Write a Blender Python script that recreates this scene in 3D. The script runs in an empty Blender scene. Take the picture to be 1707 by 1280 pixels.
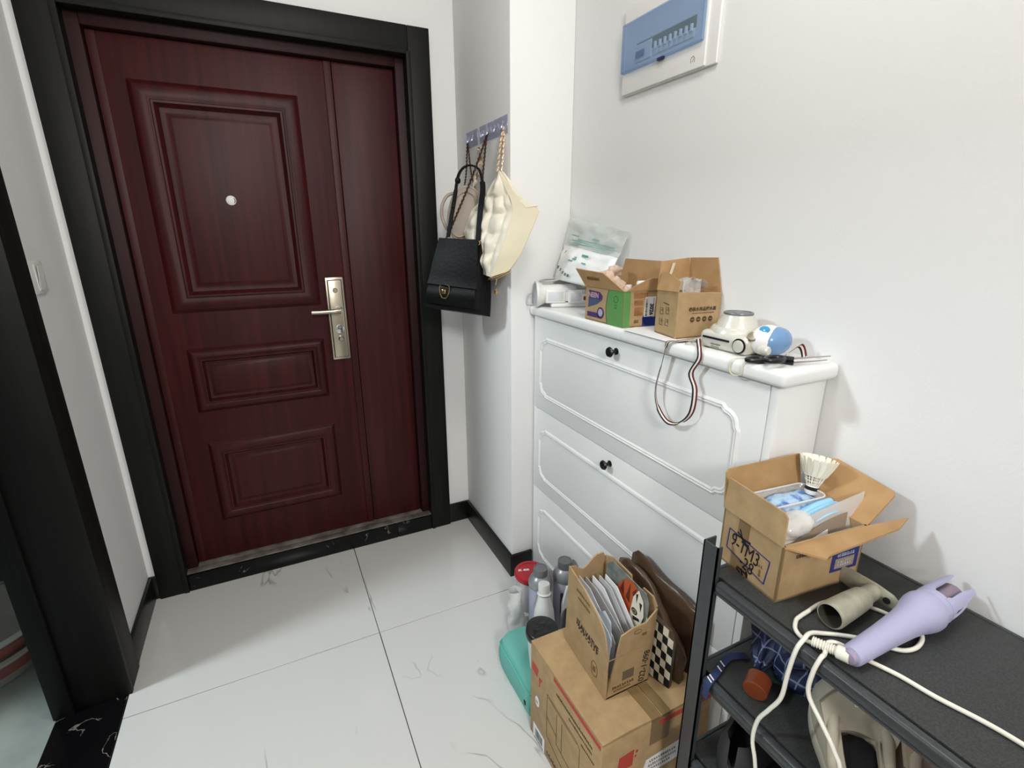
import bpy, bmesh, math, random
from mathutils import Vector as V, Matrix, noise
random.seed(3)
sc = bpy.context.scene
COL = sc.collection
PI = math.pi

# ------------------------------------------------------------------ camera, light, exposure
cd = bpy.data.cameras.new('camera'); cam = bpy.data.objects.new('camera', cd); COL.objects.link(cam)
cd.sensor_width = 36.0; cd.lens = 831.67 / 1707 * 36.0; cd.clip_start = 0.02
_r = V((0.898505, -0.438949, -0.003670)); _u = V((0.130832, 0.259807, 0.956757)); _f = V((0.419013, 0.860130, -0.290867))
cam.matrix_world = Matrix(((_r.x, _u.x, -_f.x, 0), (_r.y, _u.y, -_f.y, 0), (_r.z, _u.z, -_f.z, 1.4), (0, 0, 0, 1)))
sc.camera = cam

w = bpy.data.worlds.new('world'); sc.world = w; w.use_nodes = True
w.node_tree.nodes['Background'].inputs[0].default_value = (0.75, 0.85, 1.0, 1)
w.node_tree.nodes['Background'].inputs[1].default_value = 0.2

def area(name, loc, target, size, power, color, size_y=None):
    l = bpy.data.lights.new(name, 'AREA'); l.energy = power; l.color = color; l.size = size
    if size_y: l.shape = 'RECTANGLE'; l.size_y = size_y
    o = bpy.data.objects.new(name, l); COL.objects.link(o); o.location = loc
    o.rotation_euler = (V(target) - V(loc)).to_track_quat('-Z', 'Y').to_euler()
    return o
area('living_room_ceiling_lamp', (-0.20, -1.9, 2.42), (0.45, 1.3, 1.0), 0.45, 48, (1.0, 0.978, 0.96))
area('entrance_ceiling_lamp', (0.48, 0.55, 2.62), (0.0, 1.2, 0.3), 0.40, 11.5, (1.0, 0.965, 0.92))
area('bathroom_ceiling_lamp', (-1.75, 1.42, 2.5), (0.0, 1.2, 0.2), 0.30, 42, (0.82, 0.94, 1.0))
sc.view_settings.view_transform = 'Standard'; sc.view_settings.look = 'None'
sc.view_settings.exposure = 0.0; sc.view_settings.gamma = 1.0; sc.view_settings.use_curve_mapping = False

# ------------------------------------------------------------------ materials
def lin(h):
    h = h.lstrip('#'); c = [int(h[i:i+2], 16) / 255 for i in (0, 2, 4)]
    return tuple(x / 12.92 if x <= 0.04045 else ((x + 0.055) / 1.055) ** 2.4 for x in c) + (1.0,)
MATS = {}
def mat(name, col, rough=0.5, metal=0.0, col2=None, nscale=20.0, stretch=(1, 1, 1), lo=0.35, hi=0.65,
        bump=0.0, bscale=80.0, coat=0.0, alpha=None, trans=0.0, ior=1.45, sheen=0.0, detail=4.0, spec=0.5):
    if name in MATS: return MATS[name]
    m = bpy.data.materials.new(name); m.use_nodes = True; nt = m.node_tree; b = nt.nodes['Principled BSDF']
    b.inputs['Base Color'].default_value = lin(col); b.inputs['Roughness'].default_value = rough
    b.inputs['Metallic'].default_value = metal; b.inputs['Coat Weight'].default_value = coat
    b.inputs['Transmission Weight'].default_value = trans; b.inputs['IOR'].default_value = ior
    b.inputs['Specular IOR Level'].default_value = spec
    if sheen: b.inputs['Sheen Weight'].default_value = sheen
    if alpha is not None: b.inputs['Alpha'].default_value = alpha
    if col2 or bump:
        tc = nt.nodes.new('ShaderNodeTexCoord'); mp = nt.nodes.new('ShaderNodeMapping')
        mp.inputs['Scale'].default_value = stretch; nt.links.new(tc.outputs['Object'], mp.inputs[0])
    if col2:
        n = nt.nodes.new('ShaderNodeTexNoise'); n.inputs['Scale'].default_value = nscale; n.inputs['Detail'].default_value = detail
        r = nt.nodes.new('ShaderNodeValToRGB'); r.color_ramp.elements[0].position = lo; r.color_ramp.elements[1].position = hi
        r.color_ramp.elements[0].color = lin(col); r.color_ramp.elements[1].color = lin(col2)
        nt.links.new(mp.outputs[0], n.inputs[0]); nt.links.new(n.outputs[0], r.inputs[0]); nt.links.new(r.outputs[0], b.inputs['Base Color'])
    if bump:
        n2 = nt.nodes.new('ShaderNodeTexNoise'); n2.inputs['Scale'].default_value = bscale; n2.inputs['Detail'].default_value = 3
        bp = nt.nodes.new('ShaderNodeBump'); bp.inputs['Strength'].default_value = bump; bp.inputs['Distance'].default_value = 0.01
        nt.links.new(mp.outputs[0], n2.inputs[0]); nt.links.new(n2.outputs[0], bp.inputs['Height']); nt.links.new(bp.outputs[0], b.inputs['Normal'])
    MATS[name] = m; return m

def film(name, tint, haze=0.25, gloss=0.08, hazecol='#ffffff', bump=0.0):
    """thin clear plastic: tinted see-through, some milky haze, some gloss"""
    if name in MATS: return MATS[name]
    m = bpy.data.materials.new(name); m.use_nodes = True; nt = m.node_tree; nt.nodes.remove(nt.nodes['Principled BSDF'])
    out = nt.nodes['Material Output']; t = nt.nodes.new('ShaderNodeBsdfTransparent'); t.inputs[0].default_value = lin(tint)
    d = nt.nodes.new('ShaderNodeBsdfDiffuse'); d.inputs[0].default_value = lin(hazecol)
    g = nt.nodes.new('ShaderNodeBsdfGlossy'); g.inputs['Roughness'].default_value = 0.12
    a = nt.nodes.new('ShaderNodeMixShader'); a.inputs[0].default_value = haze
    b = nt.nodes.new('ShaderNodeMixShader'); b.inputs[0].default_value = gloss
    nt.links.new(t.outputs[0], a.inputs[1]); nt.links.new(d.outputs[0], a.inputs[2])
    nt.links.new(a.outputs[0], b.inputs[1]); nt.links.new(g.outputs[0], b.inputs[2]); nt.links.new(b.outputs[0], out.inputs[0])
    if bump:
        n2 = nt.nodes.new('ShaderNodeTexNoise'); n2.inputs['Scale'].default_value = 45
        tc = nt.nodes.new('ShaderNodeTexCoord'); nt.links.new(tc.outputs['Object'], n2.inputs[0])
        bp = nt.nodes.new('ShaderNodeBump'); bp.inputs['Strength'].default_value = bump; bp.inputs['Distance'].default_value = 0.01
        nt.links.new(n2.outputs[0], bp.inputs['Height'])
        for q in (d, g): nt.links.new(bp.outputs[0], q.inputs['Normal'])
    MATS[name] = m; return m

def vein_mat(name, base, vein, scale, width, rough, stretch=(1, 1, 1), thr=0.5, base2=None):
    """stone: base colour with thin irregular veins where a warped noise crosses its middle value"""
    m = bpy.data.materials.new(name); m.use_nodes = True; nt = m.node_tree; b = nt.nodes['Principled BSDF']
    b.inputs['Roughness'].default_value = rough; b.inputs['Specular IOR Level'].default_value = .5 if rough < .2 else .25
    tc = nt.nodes.new('ShaderNodeTexCoord'); mp = nt.nodes.new('ShaderNodeMapping'); mp.inputs['Scale'].default_value = stretch
    mp.inputs['Rotation'].default_value = (0, 0, 0.5)
    nt.links.new(tc.outputs['Object'], mp.inputs[0])
    n = nt.nodes.new('ShaderNodeTexNoise'); n.inputs['Scale'].default_value = scale; n.inputs['Detail'].default_value = 5; n.inputs['Distortion'].default_value = 0.6
    nt.links.new(mp.outputs[0], n.inputs[0])
    s = nt.nodes.new('ShaderNodeMath'); s.operation = 'SUBTRACT'; s.inputs[1].default_value = 0.5
    a = nt.nodes.new('ShaderNodeMath'); a.operation = 'ABSOLUTE'
    r = nt.nodes.new('ShaderNodeMapRange'); r.inputs[1].default_value = 0; r.inputs[2].default_value = width; r.inputs[3].default_value = 1; r.inputs[4].default_value = 0
    nt.links.new(n.outputs[0], s.inputs[0]); nt.links.new(s.outputs[0], a.inputs[0]); nt.links.new(a.outputs[0], r.inputs[0])
    n2 = nt.nodes.new('ShaderNodeTexNoise'); n2.inputs['Scale'].default_value = scale * 1.7
    nt.links.new(tc.outputs['Object'], n2.inputs[0])
    r2 = nt.nodes.new('ShaderNodeMapRange'); r2.inputs[1].default_value = thr; r2.inputs[2].default_value = thr + 0.08
    nt.links.new(n2.outputs[0], r2.inputs[0])
    mu = nt.nodes.new('ShaderNodeMath'); mu.operation = 'MULTIPLY'; nt.links.new(r.outputs[0], mu.inputs[0]); nt.links.new(r2.outputs[0], mu.inputs[1])
    mx = nt.nodes.new('ShaderNodeMix'); mx.data_type = 'RGBA'; mx.inputs[6].default_value = lin(base); mx.inputs[7].default_value = lin(vein)
    nt.links.new(mu.outputs[0], mx.inputs[0]); nt.links.new(mx.outputs[2], b.inputs['Base Color'])
    MATS[name] = m; return m

M_wall = mat('wall_paint', '#e6e6e5', 0.85, bump=0.05, bscale=150)
M_ceil = mat('ceiling_paint', '#eae8e2', 0.9)
M_tile = vein_mat('white_floor_tile', '#cfcecb', '#9f9d99', 1.9, 0.0045, 0.17, (1.0, 0.32, 1), 0.54)
M_grout = mat('dark_grout', '#4a4844', 0.9)
M_marble = vein_mat('black_marble', '#0d0c0e', '#8f857c', 7.0, 0.006, 0.22, (1, 1, 1), 0.52)
M_bfloor = mat('bathroom_floor', '#8f9792', 0.35, col2='#a9afa8', nscale=6)
M_bwall = mat('bathroom_wall', '#5f6d68', 0.5)
M_black = mat('black_wood', '#0b0b0a', 0.5, spec=.28, col2='#131310', nscale=6, stretch=(12, 12, 0.6), bump=0.04, bscale=30)
M_base = mat('black_baseboard', '#11110f', 0.35, spec=.4)
M_red = mat('mahogany_steel', '#2c090a', 0.46, spec=.30, col2='#431314', nscale=3.0, stretch=(14, 14, 0.5), lo=0.3, hi=0.7, coat=0.0, bump=0.02, bscale=60)
M_steel = mat('brushed_nickel', '#b9b09f', 0.32, 1.0)
M_chrome = mat('chrome', '#d9d9d9', 0.15, 1.0)
M_worn = mat('worn_steel_sill', '#9a948a', 0.45, 0.4, col2='#615c54', nscale=14)
M_white = mat('white_lacquer', '#e4e4e2', 0.38)
M_wplast = mat('white_plastic', '#e3e2df', 0.35)
M_cream = mat('cream_plastic', '#d2cfc4', 0.25, 0.15)
M_blackp = mat('black_plastic', '#121214', 0.35)
M_card = mat('cardboard', '#a08560', 0.85, col2='#b0946c', nscale=30, lo=0.3, hi=0.7, bump=0.03, bscale=200)
M_cardin = mat('cardboard_inside', '#a38056', 0.9, col2='#b28e63', nscale=25, lo=0.3, hi=0.7)
M_tape = mat('brown_tape', '#7d6747', 0.28)
M_ink = mat('black_ink', '#1a171c', 0.6)
M_inkb = mat('brown_print', '#4a3622', 0.7)
M_inkf = mat('faint_brown_print', '#7b5d38', 0.8)
M_redp = mat('red_print', '#b23d31', 0.6)
M_blueink = mat('blue_ink', '#2b3470', 0.6)
M_paper = mat('white_paper', '#e2e2e2', 0.7)
M_paperb = mat('bluish_paper', '#cfdbe8', 0.7)
M_paperg = mat('grey_paper', '#b9b9ba', 0.7)
M_rack = mat('charcoal_steel', '#34383a', 0.34, col2='#3d4143', nscale=300, bump=0.03, bscale=400)
M_board = mat('charcoal_shelf_board', '#2c2e2d', 0.55, col2='#3a3c3b', nscale=350, lo=0.4, hi=0.6)
M_lav = mat('lavender_plastic', '#a9a8c6', 0.38)
M_cord = mat('white_cord', '#e6e3d6', 0.35)
M_cast = mat('cast_alloy', '#9d9985', 0.42, 0.35, col2='#b3af9d', nscale=40)
M_navy = mat('navy_strap', '#28365f', 0.7)
M_blkleather = mat('black_leather', '#060607', 0.5, spec=.25, bump=0.10, bscale=90)
M_creaml = mat('cream_leather', '#e3dccb', 0.40, bump=0.05, bscale=30)
M_creamg = mat('cream_leather_smooth', '#dbd0b4', 0.45)
M_taupe = mat('taupe_leather', '#aa9d90', 0.5)
M_gold = mat('gold_metal', '#d8b37a', 0.22, 1.0)
M_dkchain = mat('dark_chain', '#4a3222', 0.35, 0.6)
M_pearl = mat('pale_chain', '#dcc6a8', 0.3, 0.5)
M_brown = mat('brown_vinyl', '#55402f', 0.30, col2='#3a291e', nscale=8, bump=0.35, bscale=14)
M_teal = mat('teal_fabric', '#6cb3a8', 0.75, bump=0.05, bscale=100)
M_green = mat('green_print', '#5b8f50', 0.5)
M_purple = mat('purple_print', '#4a3566', 0.5)
M_tealp = mat('teal_print', '#4f9a8c', 0.6)
M_sneak = mat('beige_suede', '#b3aa98', 0.85, bump=0.08, bscale=80)
M_darkshoe = mat('dark_grey_rubber', '#3a3a3b', 0.6)
M_void = mat('black_lining', '#0a0a0b', 0.9)
M_silver = mat('silver_plastic', '#9a9ca0', 0.33, 0.35)
M_lilac = mat('lilac_plastic', '#a6a5b6', 0.35)
M_wood = mat('brown_wood', '#7a3a1c', 0.4)
F_clear = film('clear_plastic', '#f4f4f2', 0.20, 0.10, '#ffffff', 0.5)
F_milky = film('milky_plastic', '#f4f5f5', 0.6, 0.06, '#f2f2f0', 0.4)
F_pouch = film('frosted_pouch', '#f2f0ee', 0.62, 0.05, '#d9d4cf')
F_blue = film('blue_cover', '#e6eef8', 0.10, 0.05, '#a9c4e0')
F_hook = film('hook_plastic', '#f1f3fa', 0.22, 0.06, '#c3c8de')

# ------------------------------------------------------------------ mesh helpers
class B:
    def __init__(s): s.bm = bmesh.new(); s.mi = 0; s.M = None
    def T(s, p): p = V(p); return s.M @ p if s.M else p
    def v(s, p): return s.bm.verts.new(s.T(p))
    def f(s, vs, sm=False):
        try: q = s.bm.faces.new(vs)
        except ValueError: return None
        q.material_index = s.mi; q.smooth = sm; return q
    def box(s, a, b, bev=0.0, seg=2):
        a, b = V(a), V(b); m = bmesh.new()
        r = bmesh.ops.create_cube(m, size=1.0)
        for q in m.verts: q.co = V(((a[i] + b[i]) / 2 + q.co[i] * (b[i] - a[i]) for i in range(3)))
        if bev: bmesh.ops.bevel(m, geom=list(m.edges), offset=bev, segments=seg, affect='EDGES', profile=0.5)
        s.merge(m, bool(bev)); return s
    def merge(s, m, sm=False):
        mp = {}
        for q in m.verts: mp[q] = s.v(q.co)
        for q in m.faces: s.f([mp[x] for x in q.verts], sm)
        m.free()
    def slab(s, pts, t, n=None):
        pts = [V(p) for p in pts]
        if n is None:
            n = V((0, 0, 0))
            for i in range(len(pts)): n += pts[i].cross(pts[(i + 1) % len(pts)])
            n.normalize()
        n = V(n) * t
        a = [s.v(p) for p in pts]; b = [s.v(p + n) for p in pts]; k = len(pts)
        s.f(a[::-1]); s.f(b)
        for i in range(k): s.f([a[i], a[(i + 1) % k], b[(i + 1) % k], b[i]])
        return s
    def rings(s, rings, cap=True, closed=False, sm=True):
        vs = [[s.v(p) for p in r] for r in rings]; k = len(vs[0]); n = len(vs)
        for i in range(n if closed else n - 1):
            A, C = vs[i], vs[(i + 1) % n]
            for j in range(k): s.f([A[j], A[(j + 1) % k], C[(j + 1) % k], C[j]], sm)
        if cap and not closed: s.f(vs[0][::-1], False); s.f(vs[-1], False)
        return s
    def tube(s, pts, r, n=8, closed=False, cap=True):
        pts = [V(p) for p in pts]; k = len(pts); R = r if isinstance(r, (list, tuple)) else [r] * k; rg = []; u = None
        for i in range(k):
            if closed: t = pts[(i + 1) % k] - pts[i - 1]
            else: t = pts[min(i + 1, k - 1)] - pts[max(i - 1, 0)]
            t.normalize()
            if u is None: u = t.orthogonal().normalized()
            u = (u - t * u.dot(t)); u = u.normalized() if u.length > 1e-6 else t.orthogonal().normalized()
            q = t.cross(u)
            rg.append([pts[i] + (u * math.cos(2 * PI * j / n) + q * math.sin(2 * PI * j / n)) * R[i] for j in range(n)])
        return s.rings(rg, cap, closed)
    def lathe(s, prof, org=(0, 0, 0), axis=(0, 0, 1), n=24, cap=True, sx=1.0):
        ax = V(axis).normalized(); u = ax.orthogonal().normalized()
        if abs(ax.z) > 0.99: u = V((1, 0, 0))
        q = ax.cross(u); o = V(org)
        return s.rings([[o + ax * z + (u * math.cos(2 * PI * j / n) * sx + q * math.sin(2 * PI * j / n)) * max(r, 1e-4) for j in range(n)] for r, z in prof], cap)
    def patch(s, fn, nu, nv, t=0.001, sm=True):
        """a sheet of thickness t from fn(u,v)"""
        P = [[V(fn(i / nu, j / nv)) for j in range(nv + 1)] for i in range(nu + 1)]
        def N(i, j):
            a = P[min(i + 1, nu)][j] - P[max(i - 1, 0)][j]; b = P[i][min(j + 1, nv)] - P[i][max(j - 1, 0)]
            c = a.cross(b); return c.normalized() if c.length > 1e-12 else V((0, 0, 1))
        tt = t if callable(t) else (lambda u, v: t)
        A = [[s.v(P[i][j] + N(i, j) * tt(i / nu, j / nv) / 2) for j in range(nv + 1)] for i in range(nu + 1)]
        C = [[s.v(P[i][j] - N(i, j) * tt(i / nu, j / nv) / 2) for j in range(nv + 1)] for i in range(nu + 1)]
        for i in range(nu):
            for j in range(nv):
                s.f([A[i][j], A[i + 1][j], A[i + 1][j + 1], A[i][j + 1]], sm); s.f([C[i][j], C[i][j + 1], C[i + 1][j + 1], C[i + 1][j]], sm)
        for i in range(nu): s.f([A[i][0], C[i][0], C[i + 1][0], A[i + 1][0]], sm); s.f([A[i][nv], A[i + 1][nv], C[i + 1][nv], C[i][nv]], sm)
        for j in range(nv): s.f([A[0][j], A[0][j + 1], C[0][j + 1], C[0][j]], sm); s.f([A[nu][j], C[nu][j], C[nu][j + 1], A[nu][j + 1]], sm)
        return s
    def blob(s, c, r, amp=0.0, fr=20.0, sub=3, seed=0.0):
        m = bmesh.new(); bmesh.ops.create_icosphere(m, subdivisions=sub, radius=1.0)
        c = V(c); r = V(r) if hasattr(r, '__len__') else V((r, r, r))
        for q in m.verts:
            p = V((q.co.x * r.x, q.co.y * r.y, q.co.z * r.z)); d = noise.noise((p + c) * fr + V((seed, seed, seed)))
            q.co = c + p * (1 + amp * d)
        s.merge(m, True); return s
    def ribbon(s, pts, wd, wv, t=0.001, cols=1):
        """flat band through pts; wv width vectors"""
        pts = [V(p) for p in pts]; W = wv if isinstance(wv, list) else [V(wv)] * len(pts)
        def fn(u, v):
            x = u * (len(pts) - 1); i = min(int(x), len(pts) - 2); f = x - i
            return pts[i].lerp(pts[i + 1], f) + V(W[i]).lerp(V(W[i + 1]), f).normalized() * (v - 0.5) * wd
        return s.patch(fn, len(pts) - 1, cols, t)

def spline(pts, n=6, closed=False):
    """Catmull-Rom through pts"""
    P = [V(p) for p in pts]; k = len(P); out = []
    for i in range(k if closed else k - 1):
        g = (lambda a: P[a % k]) if closed else (lambda a: P[max(0, min(k - 1, a))])
        a, b, c, d = g(i - 1), g(i), g(i + 1), g(i + 2)
        for j in range(n):
            t = j / n
            out.append(0.5 * ((2 * b) + (c - a) * t + (2 * a - 5 * b + 4 * c - d) * t * t + (3 * b - a - 3 * c + d) * t ** 3))
    if not closed: out.append(P[-1])
    return out

def root_loc(o):
    while o.parent: o = o.parent
    return V(o.location)
def obj(name, b, mats, parent=None, loc=None, smooth=38):
    bm = b.bm if isinstance(b, B) else b
    L = root_loc(parent) if parent else V(loc or (0, 0, 0))
    bmesh.ops.recalc_face_normals(bm, faces=list(bm.faces))
    for q in bm.verts: q.co -= L
    me = bpy.data.meshes.new(name); bm.to_mesh(me); bm.free()
    for m in (mats if isinstance(mats, (list, tuple)) else [mats]): me.materials.append(m)
    if smooth:
        try: me.set_sharp_from_angle(angle=math.radians(smooth))
        except Exception: pass
    o = bpy.data.objects.new(name, me); COL.objects.link(o)
    if parent: o.parent = parent
    else: o.location = L
    return o
def tag(o, label, cat=None, group=None, kind=None):
    if label: o['label'] = label
    if cat: o['category'] = cat
    if group: o['group'] = group
    if kind: o['kind'] = kind
    return o
def thing(name, label, cat, loc=(0, 0, 0), group=None, kind=None):
    o = bpy.data.objects.new(name, None); COL.objects.link(o); o.location = loc; o.empty_display_size = 0.05
    return tag(o, label, cat, group, kind)
def frame_M(o, x, y):
    x = V(x).normalized(); y = V(y); y = (y - x * y.dot(x)).normalized(); n = x.cross(y); o = V(o)
    return Matrix(((x.x, y.x, n.x, o.x), (x.y, y.y, n.y, o.y), (x.z, y.z, n.z, o.z), (0, 0, 0, 1)))
def text(s, size, org, x, y, m, parent, name='lettering', bold=0.0, sx=1.0, spacing=1.0):
    cu = bpy.data.curves.new('t', 'FONT'); cu.body = s; cu.size = size; cu.align_x = 'CENTER'; cu.align_y = 'CENTER'
    cu.extrude = 0.00015; cu.offset = bold; cu.space_character = spacing; cu.resolution_u = 3
    t = bpy.data.objects.new('t', cu); COL.objects.link(t)
    dg = bpy.context.evaluated_depsgraph_get(); me = bpy.data.meshes.new_from_object(t.evaluated_get(dg))
    bpy.data.objects.remove(t); bpy.data.curves.remove(cu)
    M = frame_M(org, x, y) @ Matrix.Diagonal((sx, 1, 1, 1)); L = root_loc(parent)
    me.transform(Matrix.Translation(-L) @ M); me.materials.clear(); me.materials.append(m); me.name = name
    o = bpy.data.objects.new(name, me); COL.objects.link(o); o.parent = parent; return o
def rects(M, items, t=0.0004):
    """flat printed shapes on a plane: items = polygons in plane coords"""
    b = B(); b.M = M
    for it in items: b.slab([(p[0], p[1], 0) for p in it], t, (0, 0, 1))
    return b
def R4(x0, y0, x1, y1): return [(x0, y0), (x1, y0), (x1, y1), (x0, y1)]
def bars(x0, y0, x1, y1, n, rnd, h=1.0):
    """a line of unreadable small print as n little strokes"""
    out = []; wd = (x1 - x0) / n
    for i in range(n):
        a = x0 + i * wd; k = rnd.uniform(0.55, 0.85); hh = (y1 - y0) * rnd.uniform(0.7, 1.0) * h
        out.append(R4(a, y0, a + wd * k, y0 + hh * 0.35)); out.append(R4(a, y0 + hh * 0.6, a + wd * k * rnd.uniform(0.5, 1), y0 + hh))
        out.append(R4(a, y0, a + wd * 0.2, y0 + hh))
    return out
def line2(p, q, wd):
    d = V((q[0] - p[0], q[1] - p[1])); n = V((-d.y, d.x)).normalized() * wd / 2
    return [(p[0] + n.x, p[1] + n.y), (p[0] - n.x, p[1] - n.y), (q[0] - n.x, q[1] - n.y), (q[0] + n.x, q[1] + n.y)]
def circ(cx, cy, r, n=20, ry=None): return [(cx + r * math.cos(2 * PI * i / n), cy + (ry or r) * math.sin(2 * PI * i / n)) for i in range(n)]
def ringpolys(cx, cy, r, wd, n=20, ry=None):
    a = circ(cx, cy, r, n, ry); b = circ(cx, cy, r - wd, n, (ry - wd) if ry else None)
    return [[a[i], a[(i + 1) % n], b[(i + 1) % n], b[i]] for i in range(n)]
RX, RY, RZ = V((1, 0, 0)), V((0, 1, 0)), V((0, 0, 1))

# ------------------------------------------------------------------ the setting
XR, YD, XP, YP, XL, H = 1.03, 2.13, 0.788, 1.624, -0.566, 2.68
def struct(name, boxes, m, label, bev=0.0, cat='wall'):
    b = B()
    for a, c in boxes: b.box(a, c, bev)
    o = obj(name, b, m, loc=(0, 0, 0)); return tag(o, label, cat, kind='structure')
struct('wall_back', [((-0.73, YD, 0), (-0.50, YD + .2, H)), ((0.64, YD, 0), (XR + .15, YD + .2, H)), ((-0.50, YD, 2.10), (0.64, YD + .2, H))], M_wall, 'white end wall around the red entrance door')
struct('wall_pillar', [((XP, YP, 0), (XR, YD, H))], M_wall, 'white pillar corner beside the door where the bags hang', 0.004)
struct('wall_right', [((XR, -3.2, 0), (XR + .15, YD, H))], M_wall, 'long white right wall behind the shoe cabinet')
struct('wall_left', [((-0.73, 1.66, 0), (XL, YD, H)), ((-0.73, 0.82, 2.1), (XL, 1.66, H)), ((-0.73, -0.3, 0), (XL, 0.82, H))], M_wall, 'white left wall with the light switch and the bathroom doorway')
struct('wall_living_room', [((-3.0, -3.35, 0), (XR + .15, -3.2, H)), ((-3.15, -3.35, 0), (-3.0, -0.3, H)), ((-3.0, -0.3, 0), (-0.73, -0.15, H))], M_wall, 'white living room walls behind the viewpoint')
struct('wall_bathroom', [((-2.75, 0.1, 0), (-2.6, 2.5, H)), ((-2.6, 2.35, 0), (-0.73, 2.5, H)), ((-2.6, -0.15, 0), (-0.73, 0.1, H)), ((-2.6, 1.60, 0), (-1.2, 1.66, H))], M_bwall, 'grey green bathroom walls seen through the left doorway, plus an added light-blocking partition')  # last box is an unseen partition, added to shade the basins and far floor
struct('ceiling', [((-3.15, -3.35, H), (XR + .15, 2.5, H + .1))], M_ceil, 'white ceiling above the entrance', cat='ceiling')
fl = struct('floor', [((-3.15, -3.35, -0.08), (XR + .15, 2.5, -0.006))], M_grout, 'glossy white tiled floor with thin dark joints', cat='floor')
xs = [-3.0, -2.189, -1.389, -0.589, 0.211, 1.011, XR]; ys = [-3.2, -2.452, -1.652, -0.852, -0.052, 0.748, 1.548, YD]
for i in range(len(xs) - 1):
    for j in range(len(ys) - 1):
        x0, x1, y0, y1 = xs[i], xs[i + 1], ys[j], ys[j + 1]
        if x1 <= -0.589 and y1 > -0.2: continue
        if i == 3 and y1 > -0.2: x0 = -0.5585
        b = B().box((x0 + .0013, y0 + .0013, -0.012), (x1 - .0013, y1 - .0013, 0), 0.0007, 1)
        obj('tile', b, M_tile, fl)
bfl = struct('floor_bathroom', [((-2.6, 0.1, -0.006), (-0.735, 2.35, 0.0))], M_bfloor, 'grey mottled bathroom floor beyond the marble sill', cat='floor')

# skirting
sk = [('baseboard_left', [((XL, 1.762, 0), (XL + .012, YD - .012, .10))], 'black skirting along the left wall'),
      ('baseboard_back', [((-0.566, YD - .012, 0), (-0.5405, YD, .10)), ((0.684, YD - .012, 0), (XP - .012, YD, .10))], 'black skirting beside the door casing'),
      ('baseboard_pillar', [((XP - .012, YP - .012, 0), (XP, YD, .10)), ((XP, YP - .012, 0), (0.878, YP, .10))], 'black skirting wrapped round the pillar corner')]
for n, bx, lb in sk: struct(n, bx, M_base, lb, 0.0012, 'skirting')

# entrance door
d = thing('door_1', 'dark red embossed steel entrance door with nickel lock plate', 'door', (0.08, 2.185, 0.075), kind='structure')
YL = 2.185
fr = B(); fr.box((-0.498, 2.158, .0), (-0.402, 2.30, 2.095), .003); fr.box((0.556, 2.158, .0), (0.638, 2.30, 2.095), .003); fr.box((-0.402, 2.158, 2.008), (0.556, 2.30, 2.095), .003)
obj('door_frame', fr, mat('dark_mahogany_frame', '#1f0809', 0.5, spec=.25, col2='#2d0e0e', nscale=3.0, stretch=(14, 14, .5)), d)
lf = B(); lf.box((-0.399, YL, .079), (0.3225, YL + .05, 2.005), .002); lf.box((0.296, YL - .005, .079), (0.3225, YL, 2.005), .002); lf.box((-0.399, YL - .0015, .079), (-0.374, YL, 2.005), .0007)
leaf = obj('door_leaf', lf, M_red, d)
obj('side_leaf', B().box((0.3255, YL, .079), (0.553, YL + .05, 2.005), .002), M_red, d)
def emboss(x0, x1, z0, z1, s):
    prof = [(0, 0), (.003, .0025), (.010, .010), (.020, .0165), (.032, .020), (.045, .0195), (.052, .016), (.056, .016), (.059, .020), (.066, .020), (.070, .013), (.078, .003), (.087, .001), (.096, .0025), (.104, .008), (.111, .0095)]
    b = B(); rg = []
    for ins, dep in prof:
        i = ins * s; y = YL - dep
        rg.append([V((x0 + i, y, z0 + i)), V((x1 - i, y, z0 + i)), V((x1 - i, y, z1 - i)), V((x0 + i, y, z1 - i))])
    b.rings(rg, cap=True, sm=True); return b
for q in ((-0.318, 0.196, 1.118, 1.880, 1.0), (-0.298, 0.190, 0.730, 0.982, 0.68), (-0.288, 0.194, 0.250, 0.602, 0.80)):
    obj('raised_panel', emboss(*q), M_red, leaf, smooth=32)
# lock plate
px0, px1, pz0, pz1 = 0.219, 0.290, 0.887, 1.228; yl = YL - .005
pb = B(); pb.box((px0, yl - .009, pz0), (px1, yl, pz1), .003); pb.box((px0 + .009, yl - .016, pz0 + .012), (px1 - .009, yl - .006, pz1 - .012), .003)
plate = obj('lock_plate', pb, M_steel, d)
lv = B(); lv.lathe([(.014, 0), (.014, .012), (.011, .014), (.010, .045)], (0.262, yl - .015, 1.098), (0, -1, 0), 16)
lv.tube(spline([(0.262, yl - .058, 1.098), (0.24, yl - .06, 1.098), (0.2, yl - .06, 1.097), (0.152, yl - .058, 1.098)], 4), [.011] * 5 + [.009] * 8, 10)
obj('lever_handle', lv, M_steel, plate)
gv = B(); gx0, gx1, gz0, gz1 = px0 + .0065, px1 - .0065, pz0 + .0095, pz1 - .0095
for a_, c_ in (((gx0, gz0), (gx0 + .0025, gz1)), ((gx1 - .0025, gz0), (gx1, gz1)), ((gx0, gz0), (gx1, gz0 + .0025)), ((gx0, gz1 - .0025), (gx1, gz1))): gv.box((a_[0], yl - .0094, a_[1]), (c_[0], yl - .0085, c_[1]))
obj('plate_groove', gv, mat('groove_dark', '#2a2822', .6), plate)
b = B(); b.lathe([(.017, 0), (.017, .003), (.014, .004)], (0.257, yl - .016, 1.018), (0, -1, 0), 20)
b.lathe([(.010, 0), (.010, .010), (.007, .013)], (0.257, yl - .019, 1.027), (0, -1, 0), 16)
obj('lock_cylinder', b, M_chrome, plate)
obj('thumb_turn', B().lathe([(.011, 0), (.011, .010), (.008, .014)], (0.258, yl - .016, 0.977), (0, -1, 0), 16), M_chrome, plate)
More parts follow.
